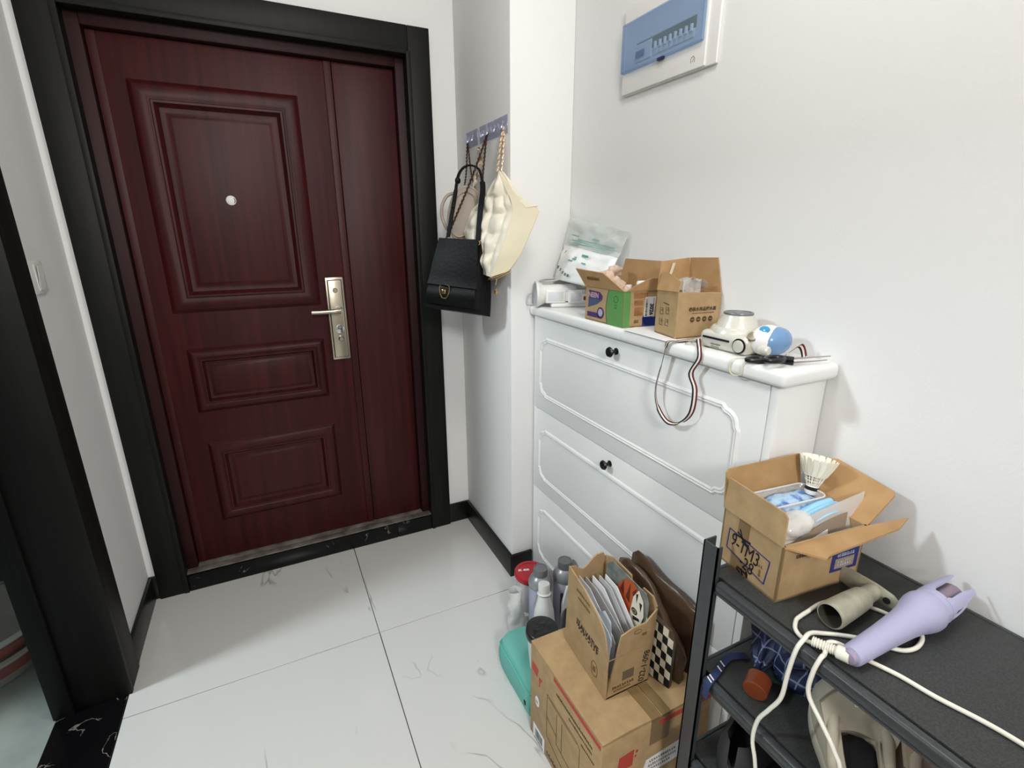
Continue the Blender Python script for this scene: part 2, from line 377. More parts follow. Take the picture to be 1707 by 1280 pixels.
b = B(); b.lathe([(.010, 0), (.008, .003)], (0.254, yl - .016, 1.176), (0, -1, 0), 16); b.lathe([(.004, 0), (.004, .003)], (0.256, yl - .016, 0.941), (0, -1, 0), 10)
obj('plate_screw', b, M_steel, plate)
b = B(); b.lathe([(.0165, 0), (.0165, .004), (.014, .006), (.010, .006), (.0095, .003)], (-0.07, YL - .0068, 1.514), (0, -1, 0), 24)
ph = obj('peephole', b, M_wplast, d)
b = B(); b.lathe([(.0135, 0), (.012, .001)], (-0.07, YL - .0125, 1.514), (0, -1, 0), 24); obj('peephole_cover', b, M_white, ph)
b = B(); ca = [(-.067 + .0115 * math.cos(a), 1.514 + .0115 * math.sin(a)) for a in [-.9 + .3 * i for i in range(7)]]; cb_ = [(-.067 + .0085 * math.cos(a), 1.514 + .0105 * math.sin(a)) for a in [-.9 + .3 * i for i in range(7)]]
for i in range(6): b.slab([(ca[i][0], YL - .0137, ca[i][1]), (ca[i + 1][0], YL - .0137, ca[i + 1][1]), (cb_[i + 1][0], YL - .0137, cb_[i + 1][1]), (cb_[i][0], YL - .0137, cb_[i][1])], .0004, (0, -1, 0))
obj('peephole_gap', b, M_blackp, ph)
sl = B(); sl.box((-0.44, 2.122, .0), (0.6, 2.16, .0765), .003); sl.box((-0.402, 2.158, .0), (0.556, 2.27, .0765), .002)
obj('door_sill', sl, M_worn, d)
t1 = thing('trim_1', 'black wooden casing around the red entrance door', 'door casing', (0.07, 2.12, 0), kind='structure')
for a, c in (((-0.5395, 2.108, 0), (-0.448, YD - .0005, 2.138)), ((0.597, 2.108, 0), (0.6825, YD - .0005, 2.138)), ((-0.448, 2.108, 2.052), (0.597, YD - .0005, 2.138))):
    obj('casing_board', B().box(a, c, .003), M_black, t1)
for a, c in (((-0.456, 2.104, .0), (-0.438, 2.157, 2.052)), ((0.588, 2.104, .0), (0.605, 2.157, 2.052)), ((-0.438, 2.104, 2.042), (0.588, 2.157, 2.060))):
    obj('inner_lining', B().box(a, c, .002), M_black, t1)
th = thing('trim_3', 'black marble threshold with pale veins under the entrance door', 'threshold', (0.08, 2.115, 0), kind='structure')
obj('marble_slab', B().box((-0.4375, 2.1115, 0), (0.418, 2.1215, .0735), .0012), M_marble, th); obj('marble_slab', B().box((0.4195, 2.1115, 0), (0.5875, 2.1215, .0735), .0012), M_marble, th)

# bathroom doorway: casing, jamb, stop, sill
t2 = thing('trim_2', 'wide black door lining of the bathroom doorway on the left', 'door casing', (-0.65, 1.645, 0), kind='structure')
for a, c in (((-0.742, 1.640, 0.0), (-0.548, 1.659, 2.08)), ((-0.742, 0.821, 0.0), (-0.548, 0.840, 2.08)), ((-0.742, 0.840, 2.08), (-0.548, 1.640, 2.099))):
    obj('jamb_board', B().box(a, c, .002), M_black, t2)
obj('door_stop', B().box((-0.742, 1.628, 0.001), (-0.690, 1.640, 2.08), .002), M_black, t2)
for a, c in (((XL + .0005, 1.6595, 0.0), (-0.549, 1.757, 2.17)), ((XL + .0005, 0.735, 0.0), (-0.549, 0.8205, 2.17)), ((XL + .0005, 0.8205, 2.0995), (-0.549, 1.6595, 2.17))):
    obj('casing_board', B().box(a, c, .003), M_black, t2)
struct('trim_4', [((-0.735, 0.841, -0.006), (-0.5600, 1.6395, 0.003))], M_marble, 'black marble sill across the bathroom doorway', 0.0012, 'threshold')

# ------------------------------------------------------------------ wall fittings
s = thing('light_switch', 'white rocker light switch on the left wall', 'light switch', (XL, 1.835, 1.286))
obj('switch_plate', B().box((XL, 1.785, 1.243), (XL + .009, 1.880, 1.329), .002), M_wplast, s)
b = B(); b.slab([(XL + .009, 1.812, 1.25), (XL + .009, 1.853, 1.25), (XL + .009, 1.853, 1.322), (XL + .009, 1.812, 1.322)][::-1], .002, (1, 0, 0))
b.slab([(XL + .0112, 1.814, 1.253), (XL + .0112, 1.851, 1.253), (XL + .0165, 1.851, 1.318), (XL + .0165, 1.814, 1.318)], .001, (1, 0, 0))
obj('rocker', b, M_wplast, s)

p = thing('breaker_panel', 'white breaker box with a clear blue cover high on the right wall', 'breaker box', (XR, 1.17, 1.89))
b = B(); b.box((XR - .016, .996, 1.780), (XR, 1.345, 2.002), .003); b.box((XR - .026, 1.028, 1.782), (XR - .013, 1.345, 2.000), .004)
obj('housing', b, M_wplast, p)
b = B(); b.box((XR - .0268, 1.04, 1.838), (XR - .0255, 1.335, 1.955)); obj('inner_plate', b, mat('panel_grey', '#d2d6d8', .5), p)
b = B(); b.box((XR - .0275, 1.064, 1.872), (XR - .0262, 1.285, 1.899)); obj('breaker_window', b, mat('breaker_olive', '#5d6a4a', .5), p)
for i in range(8):
    y = 1.205 - i * .0185
    q = B(); q.box((XR - .031, y - .008, 1.853), (XR - .026, y + .008, 1.872), .001); br = obj('breaker', q, mat('breaker_white', '#cfd4d4', .4), p)
    q = B(); q.box((XR - .0385, y - .0035, 1.866), (XR - .0285, y + .0035, 1.883), .0015); obj('toggle', q, M_wplast, br)
q = B(); q.box((XR - .031, 1.222, 1.852), (XR - .026, 1.285, 1.895), .001); mb = obj('main_breaker', q, mat('breaker_white', '#cfd4d4', .4), p)
q = B(); q.box((XR - .038, 1.249, 1.862), (XR - .03, 1.283, 1.878), .0015); obj('main_toggle', q, mat('breaker_violet', '#5a5f9a', .4), mb)
q = B(); q.box((XR - .0325, 1.224, 1.853), (XR - .031, 1.243, 1.864)); obj('test_button', q, mat('panel_grey', '#d2d6d8', .5), mb)
b = B()
b.box((XR - .0435, 1.037, 1.838), (XR - .0415, 1.341, 1.957)); b.box((XR - .0435, 1.035, 1.838), (XR - .0265, 1.038, 1.957)); b.box((XR - .0435, 1.340, 1.838), (XR - .0265, 1.343, 1.957))
b.box((XR - .0435, 1.038, 1.9555), (XR - .0265, 1.340, 1.9585)); b.box((XR - .0435, 1.038, 1.8365), (XR - .0265, 1.340, 1.8395))
obj('clear_cover', b, F_blue, p)
obj('cover_latch', B().box((XR - .0445, 1.165, 1.831), (XR - .03, 1.19, 1.8395), .003), mat('latch_blue', '#12254a', .4), p)
M0 = frame_M((XR - .0262, 1.066, 1.803), (0, -1, 0), (0, 0, 1))
obj('house_mark', rects(M0, [line2((-.006, -.006), (-.007, .004), .0012), line2((-.007, .004), (0, .009), .0012), line2((0, .009), (.006, .003), .0012), line2((.006, .003), (.005, -.006), .0012), line2((-.002, -.004), (.002, .003), .0012)]), M_inkf, p)

def flatten(o):
    for c_ in o.children:
        for q in c_.data.vertices: q.co.x *= .5
        flatten(c_)
bpy.context.view_layer.update(); flatten(p)   # the box stands only two centimetres proud of the wall

def hook_strip(y0, y1, hooks, label):
    o = thing('adhesive_hook', label, 'hook', (XP, (y0 + y1) / 2, 1.742), 'clear adhesive hooks on the pillar')
    obj('hook_plate', B().box((XP - .003, y0, 1.714), (XP, y1, 1.771), .0012), F_hook, o)
    for y in hooks:
        h = B(); h.tube(spline([(XP - .003, y, 1.755), (XP - .006, y, 1.742), (XP - .012, y, 1.733), (XP - .019, y, 1.736), (XP - .021, y, 1.746)], 4), .0035, 8)
        obj('hook', h, F_hook, o)
hook_strip(1.898, 2.012, (1.94, 1.985), 'clear adhesive hook strip on pillar, farthest from the corner')
hook_strip(1.816, 1.880, (1.85, 1.803 + .03), 'narrow clear adhesive hook plate on pillar between two wider strips')
hook_strip(1.640, 1.808, (1.795, 1.735, 1.672), 'widest clear adhesive hook strip, nearest the pillar corner')

# ------------------------------------------------------------------ shoe cabinet
CX, CY0, CY1 = 0.882, 0.61, 1.618
cab = thing('shoe_cabinet', 'tall slim white shoe cabinet with three tilting drawers', 'shoe cabinet', ((CX + XR) / 2, (CY0 + CY1) / 2, 0))
c = B(); c.box((CX + .001, CY0, 0), (XR - .002, CY0 + .018, 1.11), .001); c.box((CX + .001, CY1 - .018, 0), (XR - .002, CY1, 1.11), .001); c.box((CX + .02, CY0 + .018, 0.02), (XR - .002, CY1 - .018, 1.11)); c.box((CX + .008, CY0 + .018, 0), (CX + .02, CY1 - .018, 0.055))
obj('carcass', c, M_white, cab)
obj('top_board', B().box((CX - .021, CY0 - .024, 1.110), (XR - .001, YP - .002, 1.145), .012, 4), M_white, cab)
def moulding(y0, y1, z0, z1):
    """routed frame with notched corners on the drawer front (plane x = CX)"""
    n, a = .043, .014
    def corner(cy, cz, sy, sz):
        pts = [(cy, cz + sz * (n + a))]
        pts.append((cy, cz + sz * n * 1.15))
        for i in range(7):
            t = i / 6 * PI / 2; pts.append((cy + sy * (.006 + n * (1 - math.cos(t)) * .8), cz + sz * (n * 1.0 - n * .8 * math.sin(t)) * 1.0))
        pts.append((cy + sy * n * 1.15, cz)); pts.append((cy + sy * (n + a), cz)); return pts
    L = corner(y0, z0, 1, 1) + corner(y1, z0, -1, 1)[::-1] + corner(y1, z1, -1, -1) + corner(y0, z1, 1, -1)[::-1]
    ring = [V((0, p[0], p[1])) for p in L]; cen = V((0, (y0 + y1) / 2, (z0 + z1) / 2)); k = len(ring)
    def off(o):
        out = []
        for i in range(k):
            e = (ring[(i + 1) % k] - ring[i - 1]).normalized(); nn = V((0, -e.z, e.y)); out.append(ring[i] + nn * o)
        return out
    prof = [(0, .0), (.002, .0025), (.0065, .0045), (.009, .0015), (.013, .0035), (.018, .0005)]
    b = B(); rg = []
    for o, dp in prof: rg.append([V((CX - dp, q.y, q.z)) for q in off(o)])
    b.rings(rg, cap=False); return b
for z0, z1 in ((0.058, 0.411), (0.414, 0.752), (0.755, 1.106)):
    dr = obj('drawer', B().box((CX, CY0 + .0195, z0), (CX + .016, CY1 - .006, z1), .0015), M_white, cab)
    obj('moulding', moulding(CY0 + .074, CY1 - .045, z0 + .052, z1 - .068), M_white, dr)
    b = B(); b.lathe([(.010, 0), (.010, .002), (.005, .004), (.005, .016), (.013, .020), (.0155, .024), (.013, .029), (.004, .031)], (CX, 1.125, z1 - .034), (-1, 0, 0), 20)
    obj('knob', b, M_blackp, dr)

# ------------------------------------------------------------------ bags on the hooks
K = {
    'black': [(0.593, 1.8, 1.376), (0.685, 1.66, 1.371), (0.679, 1.66, 1.118), (0.52, 1.8, 1.139)],
    'black_back': [(0.736, 1.71, 1.366), (0.743, 1.71, 1.097)],
    'black_lock': [(0.578, 1.745, 1.194)],
    'black_chain_a': [(0.782, 1.8, 1.734), (0.716, 1.8, 1.581), (0.609, 1.78, 1.381)],
    'black_chain_b': [(0.78, 1.8, 1.73), (0.735, 1.74, 1.576), (0.685, 1.675, 1.371)],
    'black_handle': [(0.612, 1.775, 1.385), (0.642, 1.78, 1.507), (0.658, 1.78, 1.583), (0.671, 1.77, 1.611), (0.69, 1.76, 1.623), (0.709, 1.74, 1.618), (0.72, 1.72, 1.597), (0.719, 1.7, 1.543), (0.7, 1.68, 1.474), (0.685, 1.67, 1.375)],
    'cream_quilt_left': [(0.749, 1.66, 1.57), (0.73, 1.72, 1.519), (0.707, 1.78, 1.474), (0.684, 1.8, 1.405), (0.693, 1.78, 1.32), (0.71, 1.72, 1.259)],
    'cream_seam': [(0.749, 1.63, 1.595), (0.763, 1.6, 1.532), (0.77, 1.565, 1.47), (0.745, 1.56, 1.398), (0.719, 1.57, 1.327), (0.7, 1.6, 1.253)],
    'cream_out': [(0.758, 1.64, 1.597), (0.794, 1.56, 1.512), (0.828, 1.49, 1.468), (0.799, 1.5, 1.398), (0.774, 1.52, 1.33), (0.744, 1.55, 1.275)],
    'cream_chain_a': [(0.79, 1.672, 1.74), (0.769, 1.66, 1.682), (0.75, 1.645, 1.587)],
    'cream_chain_b': [(0.792, 1.672, 1.741), (0.775, 1.65, 1.663), (0.758, 1.63, 1.59)],
    'cream_zip': [(0.691, 1.6, 1.247), (0.715, 1.575, 1.254), (0.746, 1.545, 1.275)],
    'cream_pull': [(0.711, 1.575, 1.25), (0.706, 1.575, 1.228), (0.708, 1.575, 1.206)],
    'taupe_out': [(0.7, 1.88, 1.549), (0.731, 1.87, 1.562), (0.763, 1.85, 1.541), (0.765, 1.84, 1.481), (0.756, 1.84, 1.416), (0.726, 1.86, 1.377), (0.691, 1.88, 1.364), (0.668, 1.9, 1.39), (0.666, 1.9, 1.46), (0.682, 1.89, 1.524)],
    'taupe_ring': [(0.686, 1.9, 1.542), (0.66, 1.91, 1.531), (0.64, 1.91, 1.497), (0.638, 1.91, 1.456), (0.65, 1.9, 1.417), (0.668, 1.9, 1.399)],
    'taupe_chain_a': [(0.784, 2.0, 1.735), (0.756, 1.95, 1.616), (0.718, 1.89, 1.542)],
    'taupe_chain_b': [(0.786, 2.0, 1.731), (0.774, 1.94, 1.616), (0.762, 1.86, 1.535)],
    'scarf': [(0.781, 1.885, 1.703), (0.789, 1.87, 1.677), (0.777, 1.86, 1.64), (0.764, 1.86, 1.604), (0.747, 1.85, 1.565), (0.739, 1.84, 1.531)],
}
def chain(b, pts, r, step):
    """twisted chain: beads of two sizes along the path"""
    P = spline(pts, 8); L = [0]
    for i in range(1, len(P)): L.append(L[-1] + (P[i] - P[i - 1]).length)
    n = int(L[-1] / step)
    for k in range(n + 1):
        s = L[-1] * k / max(n, 1); i = 1
        while i < len(L) - 1 and L[i] < s: i += 1
        q = P[i - 1].lerp(P[i], (s - L[i - 1]) / max(L[i] - L[i - 1], 1e-6)); dz = (P[i] - P[i - 1]).normalized()
        side = dz.orthogonal().normalized() * r * .5 * (1 if k % 2 else -1)
        m = bmesh.new(); bmesh.ops.create_icosphere(m, subdivisions=1, radius=r * (1.0 if k % 2 else .85))
        for w_ in m.verts: w_.co = q + side + w_.co + dz * (w_.co.dot(dz)) * .8
        b.merge(m, True)
    b.tube(P, r * .4, 5)

# black handbag
bag = thing('handbag', 'black leather flap handbag with gold turn lock, hanging in front of the others', 'handbag', (0.63, 1.78, 1.12), 'handbags on the pillar hooks')
tl, tr, br_, bl = [V(q) for q in K['black']]; gb, gbb = [V(q) for q in K['black_back']]
bk = (gb - tr); bkb = (gbb - br_)
def bagbody(u, v):
    a = bl.lerp(br_, u).lerp(tl.lerp(tr, u), v); return a
def black_ring(v, grow=1.0):
    a0, a1 = bl.lerp(tl, v), br_.lerp(tr, v); off = bkb.lerp(bk, v) * (1.0 + .25 * math.sin(v * PI))
    puff = V((-.35, -.5, 0)) * .02 * math.sin(v * PI)
    pts = [a0, a0.lerp(a1, .25) + puff, a0.lerp(a1, .5) + puff * 1.2, a0.lerp(a1, .75) + puff, a1]
    pts += [a1 + off * .2 + V((.004, -.004, 0)), a1 + off * .5 - V((.006, -.002, 0)) * math.sin(v * PI), a1 + off * .8 + V((.004, -.002, 0)), a1 + off]
    pts += [(a0 + off).lerp(a1 + off, .66), (a0 + off).lerp(a1 + off, .33), a0 + off, a0 + off * .5]
    return pts
b = B(); b.rings([black_ring(v) for v in (0, .03, .15, .3, .45, .6, .75, .88, .97, 1.0)]); obj('bag_body', b, M_blkleather, bag, smooth=60)
nf = (br_ - bl).cross(tl - bl).normalized()
nf = nf if nf.y < 0 else -nf
b = B(); b.patch(lambda u, v: bagbody(.0 + u * 1.0, .34 + v * .67) + nf * (.016 + .006 * math.sin((.34 + v * .67) * PI) + (.004 if v < .1 else 0)), 8, 8, .006)
flap = obj('front_flap', b, M_blkleather, bag, smooth=60)
b = B(); b.patch(lambda u, v: bagbody(.02 + u * .93, .07 + v * .3) + nf * (.012 + .012 * math.sin(v * PI)), 8, 5, .006); obj('front_pocket', b, M_blkleather, bag, smooth=60)
lk = V(K['black_lock'][0]); ux = (br_ - bl).normalized(); lk = bagbody(.37, .26) + nf * .024
Mk = frame_M(lk, ux, RZ)
b = B(); b.M = Mk; b.box((-.015, -.008, 0), (.015, .016, .004), .001); obj('lock_plate', b, M_blackp, bag)
b = B(); b.M = Mk; b.tube(spline([(-.016, .02, .004), (-.016, -.006, .004), (-.009, -.021, .004), (0, -.025, .004), (.009, -.021, .004), (.016, -.006, .004), (.016, .02, .004)], 5, True), .0014, 6); b.box((-.008, -.008, .004), (.008, .007, .012), .002); obj('gold_lock', b, M_gold, bag)
hd = spline(K['black_handle'], 5); wv = (V((.75, -.6, 0)))
b = B(); b.ribbon(hd[:8], .013, wv, .007); b.ribbon(hd[7:34], .010, wv, .007); b.ribbon(hd[33:], .018, V((.5, -.8, 0)), .008); obj('leather_handle', b, M_blkleather, bag, smooth=60)
b = B(); b.blob(V(K['black_handle'][2]) + V((0, 0, -.008)), (.011, .007, .012), sub=2); obj('handle_end', b, M_blkleather, bag)
b = B(); b.blob(V(K['black_handle'][1]) + V((-.005, 0, -.02)), (.007, .006, .009), sub=2); obj('handle_end', b, M_blkleather, bag)
b = B(); chain(b, K['black_chain_a'], .0042, .008); chain(b, K['black_chain_b'], .0042, .008); obj('chain_strap', b, M_dkchain, bag)
for q in (K['black_chain_a'][-1], K['black_chain_b'][-1]):
    b = B(); b.lathe([(.006, -.002), (.008, 0), (.006, .002)], V(q) + V((-.004, -.014, -.006)), nf, 12); obj('strap_ring', b, M_gold, bag)

# cream quilted bag
bag = thing('handbag', 'puffy cream quilted bag with pearl chain, nearest the pillar corner', 'handbag', (0.74, 1.62, 1.25), 'handbags on the pillar hooks')
def lerpath(P, t):
    P = [V(q) for q in P]; x = t * (len(P) - 1); i = min(int(x), len(P) - 2); return P[i].lerp(P[i + 1], x - i)
QL, QS, QO = K['cream_quilt_left'], K['cream_seam'], K['cream_out']
nq = V((-.75, -.62, .1)).normalized()
def quilt(u, v):
    a = lerpath(QL, v).lerp(lerpath(QS, v), u)
    pf = abs(math.sin((u + .02 * math.sin(v * 9)) * PI * 3.6)) ** .55 * abs(math.sin((v - .06 + .02 * math.sin(u * 7)) * PI * 5.6)) ** .55
    if v < .22: pf = .5 + .5 * math.sin(u * 9 + v * 12)
    edge = min(1, 6 * u, 6 * (1 - u)) * min(1, 8 * v, 8 * (1 - v))
    wr = noise.noise(a * 26) * .010
    return a + nq * ((.016 * math.sin(u * PI) + .018 * pf + wr - .008) * max(edge, .05))
b = B(); b.patch(quilt, 42, 60, .003); obj('quilted_front', b, M_creaml, bag, smooth=80)
ng = V((.45, -.88, .0)).normalized()
b = B(); b.patch(lambda u, v: lerpath(QS, v).lerp(lerpath(QO, v), u) + ng * (.006 * math.sin(u * PI) * math.sin(v * PI) + (noise.noise(V((u * 3, v * 5, 2))) * .006 if v < .35 else 0)), 10, 24, .003); obj('side_gusset', b, M_creamg, bag, smooth=80)
def backf(u, v):
    a, c = lerpath(QO, v), lerpath(QL, v); q = a.lerp(c, u); q.x = min(q.x + .03 * math.sin(u * PI), .782) if q.y > 1.6 else q.x + .02 * math.sin(u * PI); return q
b = B(); b.patch(backf, 8, 16, .003); obj('bag_back', b, M_creamg, bag, smooth=80)
b = B(); b.patch(lambda u, v: lerpath(QS, .02 + u * .38).lerp(lerpath(QO, .36 * u), .5 + .52 * v) + ng * .006 + RZ * .003 * math.sin(u * 8), 10, 3, .004); obj('top_fold', b, M_creaml, bag, smooth=80)
b = B(); chain(b, K['cream_chain_a'], .0052, .0095); chain(b, K['cream_chain_b'], .0045, .0095); obj('pearl_chain', b, M_pearl, bag)
b = B(); b.tube(spline(K['cream_zip'], 5), .0035, 6); zp = obj('zip', b, M_gold, bag)
b = B(); b.tube(K['cream_pull'][:2], .0018, 6); b.lathe([(.001, -.012), (.006, -.005), (.006, .004), (.001, .010)], K['cream_pull'][2], (0, 0, 1), 10); obj('zip_pull', b, M_gold, zp)

# taupe bag behind
bag = thing('handbag', 'small taupe bag with round ring handle, half hidden behind the black one', 'handbag', (0.72, 1.88, 1.37), 'handbags on the pillar hooks')
to = [V(q) for q in spline(K['taupe_out'], 3, True)]; cen = sum(to, V()) / len(to); nt_ = V((-.5, -.86, 0)).normalized()
b = B(); b.rings([[cen + (q - cen) * s_ + nt_ * h_ for q in to] for s_, h_ in ((.96, -.028), (1.0, -.02), (1.0, .02), (.97, .028), (.8, .032), (.4, .034))]); obj('bag_body', b, M_taupe, bag, smooth=60)
b = B(); b.tube([q + nt_ * .024 for q in to], .006, 8, True); b.tube([cen + (q - cen) * .80 + nt_ * .033 for q in to], .0035, 6, True); obj('piping', b, M_taupe, bag, smooth=60)
b = B(); b.tube(spline(K['taupe_ring'], 6), .006, 8); obj('ring_handle', b, M_taupe, bag, smooth=60)
b = B(); chain(b, K['taupe_chain_a'], .0035, .007); chain(b, K['taupe_chain_b'], .0035, .007); obj('chain_strap', b, M_dkchain, bag)
# patterned scarf
M_scarf = mat('scarf_print', '#d9cdb4', .7, col2='#6b5036', nscale=38, lo=.48, hi=.56)
sc_ = spline(K['scarf'], 7); b = B()
def scf(u, v):
    x = u * (len(sc_) - 1); i = min(int(x), len(sc_) - 2); c_ = sc_[i].lerp(sc_[i + 1], x - i); an = u * 9
    wdt = .026 * (.55 + .45 * abs(math.sin(u * 14)))
    return c_ + V((math.cos(an) * .8, math.sin(an) * .6, .25)) * (v - .5) * wdt
b.patch(scf, 48, 5, .002); o = obj('scarf', b, M_scarf, loc=(0.745, 1.845, 1.53), smooth=80); tag(o, 'twisted cream and brown printed scarf hanging above the taupe bag', 'scarf')

# ------------------------------------------------------------------ things on the cabinet top
Z1 = 1.145
def P3(q, z): return V((q[0], q[1], z))
def open_box(corners, z0, z1, t=.004, tops=None, inner=None):
    """cardboard body: floor and four walls standing on the plan polygon (counter-clockwise seen from above)"""
    b = B(); k = len(corners); tops = tops or [z1] * k
    b.slab([P3(q, z0) for q in corners], t, (0, 0, 1))
    for i in range(k):
        a, c = V((*corners[i], 0)), V((*corners[(i + 1) % k], 0)); e = (c - a).normalized(); n = V((-e.y, e.x, 0))
        b.slab([P3(a, z0), P3(c, z0), P3(c, tops[(i + 1) % k]), P3(a, tops[i])], t, n)
    return b

# green and brown tissue carton
GA, GB, GC, GD = (.872, 1.275), (.873, 1.092), (.985, 1.082), (.987, 1.268)
g = thing('cardboard_box', 'open green and brown carton with purple logo on the cabinet top', 'box', (.93, 1.18, Z1))
obj('box_body', open_box([GA, GB, GC, GD], Z1, 1.245), M_card, g)
for pts in ([(.872, 1.275, 1.245), (.873, 1.092, 1.246), (.853, 1.165, 1.291), (.851, 1.30, 1.296)],
            [(.876, 1.092, 1.246), (.985, 1.082, 1.246), (.987, 1.082, 1.278), (.948, 1.083, 1.278), (.905, 1.085, 1.262)],
            [(.985, 1.076, 1.246), (.987, 1.268, 1.246), (.990, 1.245, 1.323), (.988, 1.066, 1.323)],
            [(.987, 1.268, 1.245), (.872, 1.275, 1.245), (.885, 1.318, 1.238), (.975, 1.312, 1.238)]):
    obj('flap', B().slab(pts, .003), M_cardin, g)
ML = frame_M((.8718, 1.275, Z1), (0.001, -1, 0), (0, 0, 1))
gp = [[(0.118 - .012 * math.sin(z / .1 * PI * .9 + .25), z + .001) for z in [i * .0123 for i in range(9)]] + [(.1815, .0995), (.1815, .001)]]
obj('green_panel', rects(ML, gp), M_green, g)
gd = [line2((.116 - .012 * math.sin(z / .1 * PI * .9 + .25), z + .001), (.116 - .012 * math.sin((z + .0123) / .1 * PI * .9 + .25), z + .0133), .004) for z in [i * .0123 for i in range(8)]]
obj('dark_edge', rects(ML, gd), mat('grey_print', '#5b5a52', .6), g)
obj('purple_logo', rects(ML, [[(.016, .09), (.07, .088), (.085, .078), (.083, .066), (.016, .066)]]), M_purple, g)
obj('blue_logo', rects(ML, [[(.016, .066), (.083, .066), (.06, .052), (.014, .038)]]), mat('slate_print', '#44556e', .6), g)
text('NEEN', .020, (.8712, 1.234, Z1 + .076), (0, -1, 0), RZ, mat('pink_print', '#b79aa8', .6), g, bold=.0006)
obj('purple_badge', rects(ML, [R4(.012, .012, .075, .026), circ(.078, .028, .017, 18)], .0005), M_purple, g)
obj('badge_disc', rects(ML, [circ(.078, .029, .011, 16)], .0008), M_lilac, g)
obj('green_mark', rects(ML, ringpolys(.148, .075, .010, .002, 16) + [R4(.142, .05, .153, .053), R4(.142, .058, .155, .060)], .0008), mat('dark_green_print', '#2a6b26', .6), g)
MF = frame_M((.873, 1.0918, Z1), (.112, -.010, 0), (0, 0, 1))
obj('green_panel', rects(MF, [R4(.0005, .001, .020, .0995)]), M_green, g)
rn = random.Random(5)
obj('brown_photo_panel', rects(MF, [R4(.03, .08, .075, .095), R4(.032, .06, .06, .074), R4(.034, .032, .062, .055)]), mat('brown_patch', '#8a5c36', .7, col2='#a5794a', nscale=60), g)
obj('small_print', rects(MF, sum([bars(.035, .012 + i * .005, .05, .016 + i * .005, 5, rn) for i in range(2)], []), .0006), M_inkb, g)
obj('blue_patch', rects(MF, [R4(.062, .002, .111, .026), circ(.078, .022, .017, 18)], .0006), mat('deep_blue_print', '#1c2f7c', .5), g)
st = obj('shipping_sticker', rects(MF, [[(.066, .028), (.1, .028), (.102, .083), (.068, .083)]], .0008), M_paper, g)
text('3026', .0165, V((.873, 1.0918, Z1)) + V((.0885, -.0092, .048)), (0, 0, -1), (1, -.09, 0), M_ink, st, bold=.0005)
obj('barcode', rects(MF, [R4(.069, .03 + i * .0033, .0755, .03 + i * .0033 + rn.uniform(.0008, .0024)) for i in range(15)] + [R4(.095, .04, .0965, .08)], .0011), M_ink, st)
obj('faded_print', rects(frame_M((.862, 1.25, 1.268), (0, -1, .02), (-.4, 0, .9)), bars(0, 0, .06, .010, 9, rn), .0045), M_inkf, g)
# contents: crumpled beige cloth and white rolls
cl = B()
for i, (x, y, z, r) in enumerate(((.905, 1.215, 1.268, .026), (.915, 1.185, 1.25, .024), (.90, 1.16, 1.235, .022), (.925, 1.21, 1.29, .02), (.91, 1.13, 1.232, .02))): cl.blob((x, y, z), r, .6, 60, 3, i)
o = obj('crumpled_cloth', cl, mat('beige_cloth', '#c9b09c', .9, bump=.2, bscale=60), loc=(.91, 1.18, 1.22)); tag(o, 'crumpled beige cloth stuffed into the green and brown carton', 'cloth')
for i, (x, y, lb) in enumerate(((.945, 1.115, 'white paper roll in the green and brown carton, nearer the corner flap'), (.962, 1.20, 'white paper roll in the green and brown carton, towards the wall'), (.962, 1.125, 'white paper roll in the green and brown carton, tallest and by the back flap'))):
    h = (1.256, 1.25, 1.268)[i]
    o = obj('paper_roll', B().lathe([(.004, -.095), (.017, -.095), (.018, -.09), (.018, -.003), (.016, 0), (.006, 0), (.006, -.01)], (x, y, h), (.1, .1, 1), 16), M_paper, loc=(x, y, h - .09)); tag(o, lb, 'paper roll', 'paper rolls in the carton')

# small brown carton
SA, SB, SC, SD = (.915, 1.012), (.893, .914), (1.0245, .902), (1.0255, 1.012)
s = thing('cardboard_box', 'small plain brown carton with four round symbols on the cabinet top', 'box', (.955, .97, Z1))
obj('box_body', open_box([SA, SB, SC, SD], Z1, 1.257, tops=[1.255, 1.260, 1.252, 1.255]), M_card, s)
for pts in ([(.915, 1.012, 1.255), (.893, .914, 1.260), (.905, .918, 1.282), (.917, .962, 1.297), (.925, 1.005, 1.302)],
            [(1.0255, 1.012, 1.255), (.915, 1.012, 1.255), (.930, 1.022, 1.327), (1.024, 1.020, 1.334)],
            [(1.0245, .905, 1.252), (1.0255, 1.016, 1.255), (1.0265, 1.020, 1.334), (1.0255, .928, 1.338)],
            [(.893, .914, 1.258), (1.0245, .902, 1.252), (1.018, .925, 1.238), (.902, .935, 1.242)]):
    obj('flap', B().slab(pts, .003), M_cardin, s)
MS = frame_M((.893, .9138, Z1), (.1315, -.012, 0), (0, 0, 1))
pr = []
for i in range(4): pr += [circ(.048 + i * .0185, .046, .0068, 16)]
obj('round_symbol', rects(MS, pr), M_inkb, s)
obj('symbol_detail', rects(MS, [R4(.044 + i * .0185, .0455, .052 + i * .0185, .0468) for i in range(4)], .0008), M_card, s)
text('桶装水用品接水器', .0105, V((.893, .9134, Z1)) + V((.076, -.0072, .071)), (.1315, -.012, 0), RZ, M_inkb, s, bold=.0002)
obj('underline', rects(MS, bars(.046, .0605, .114, .0625, 26, rn)), M_inkb, s)
MS2 = frame_M((.9148, 1.012, Z1), (-.022, -.098, 0), (0, 0, 1))
ic = []
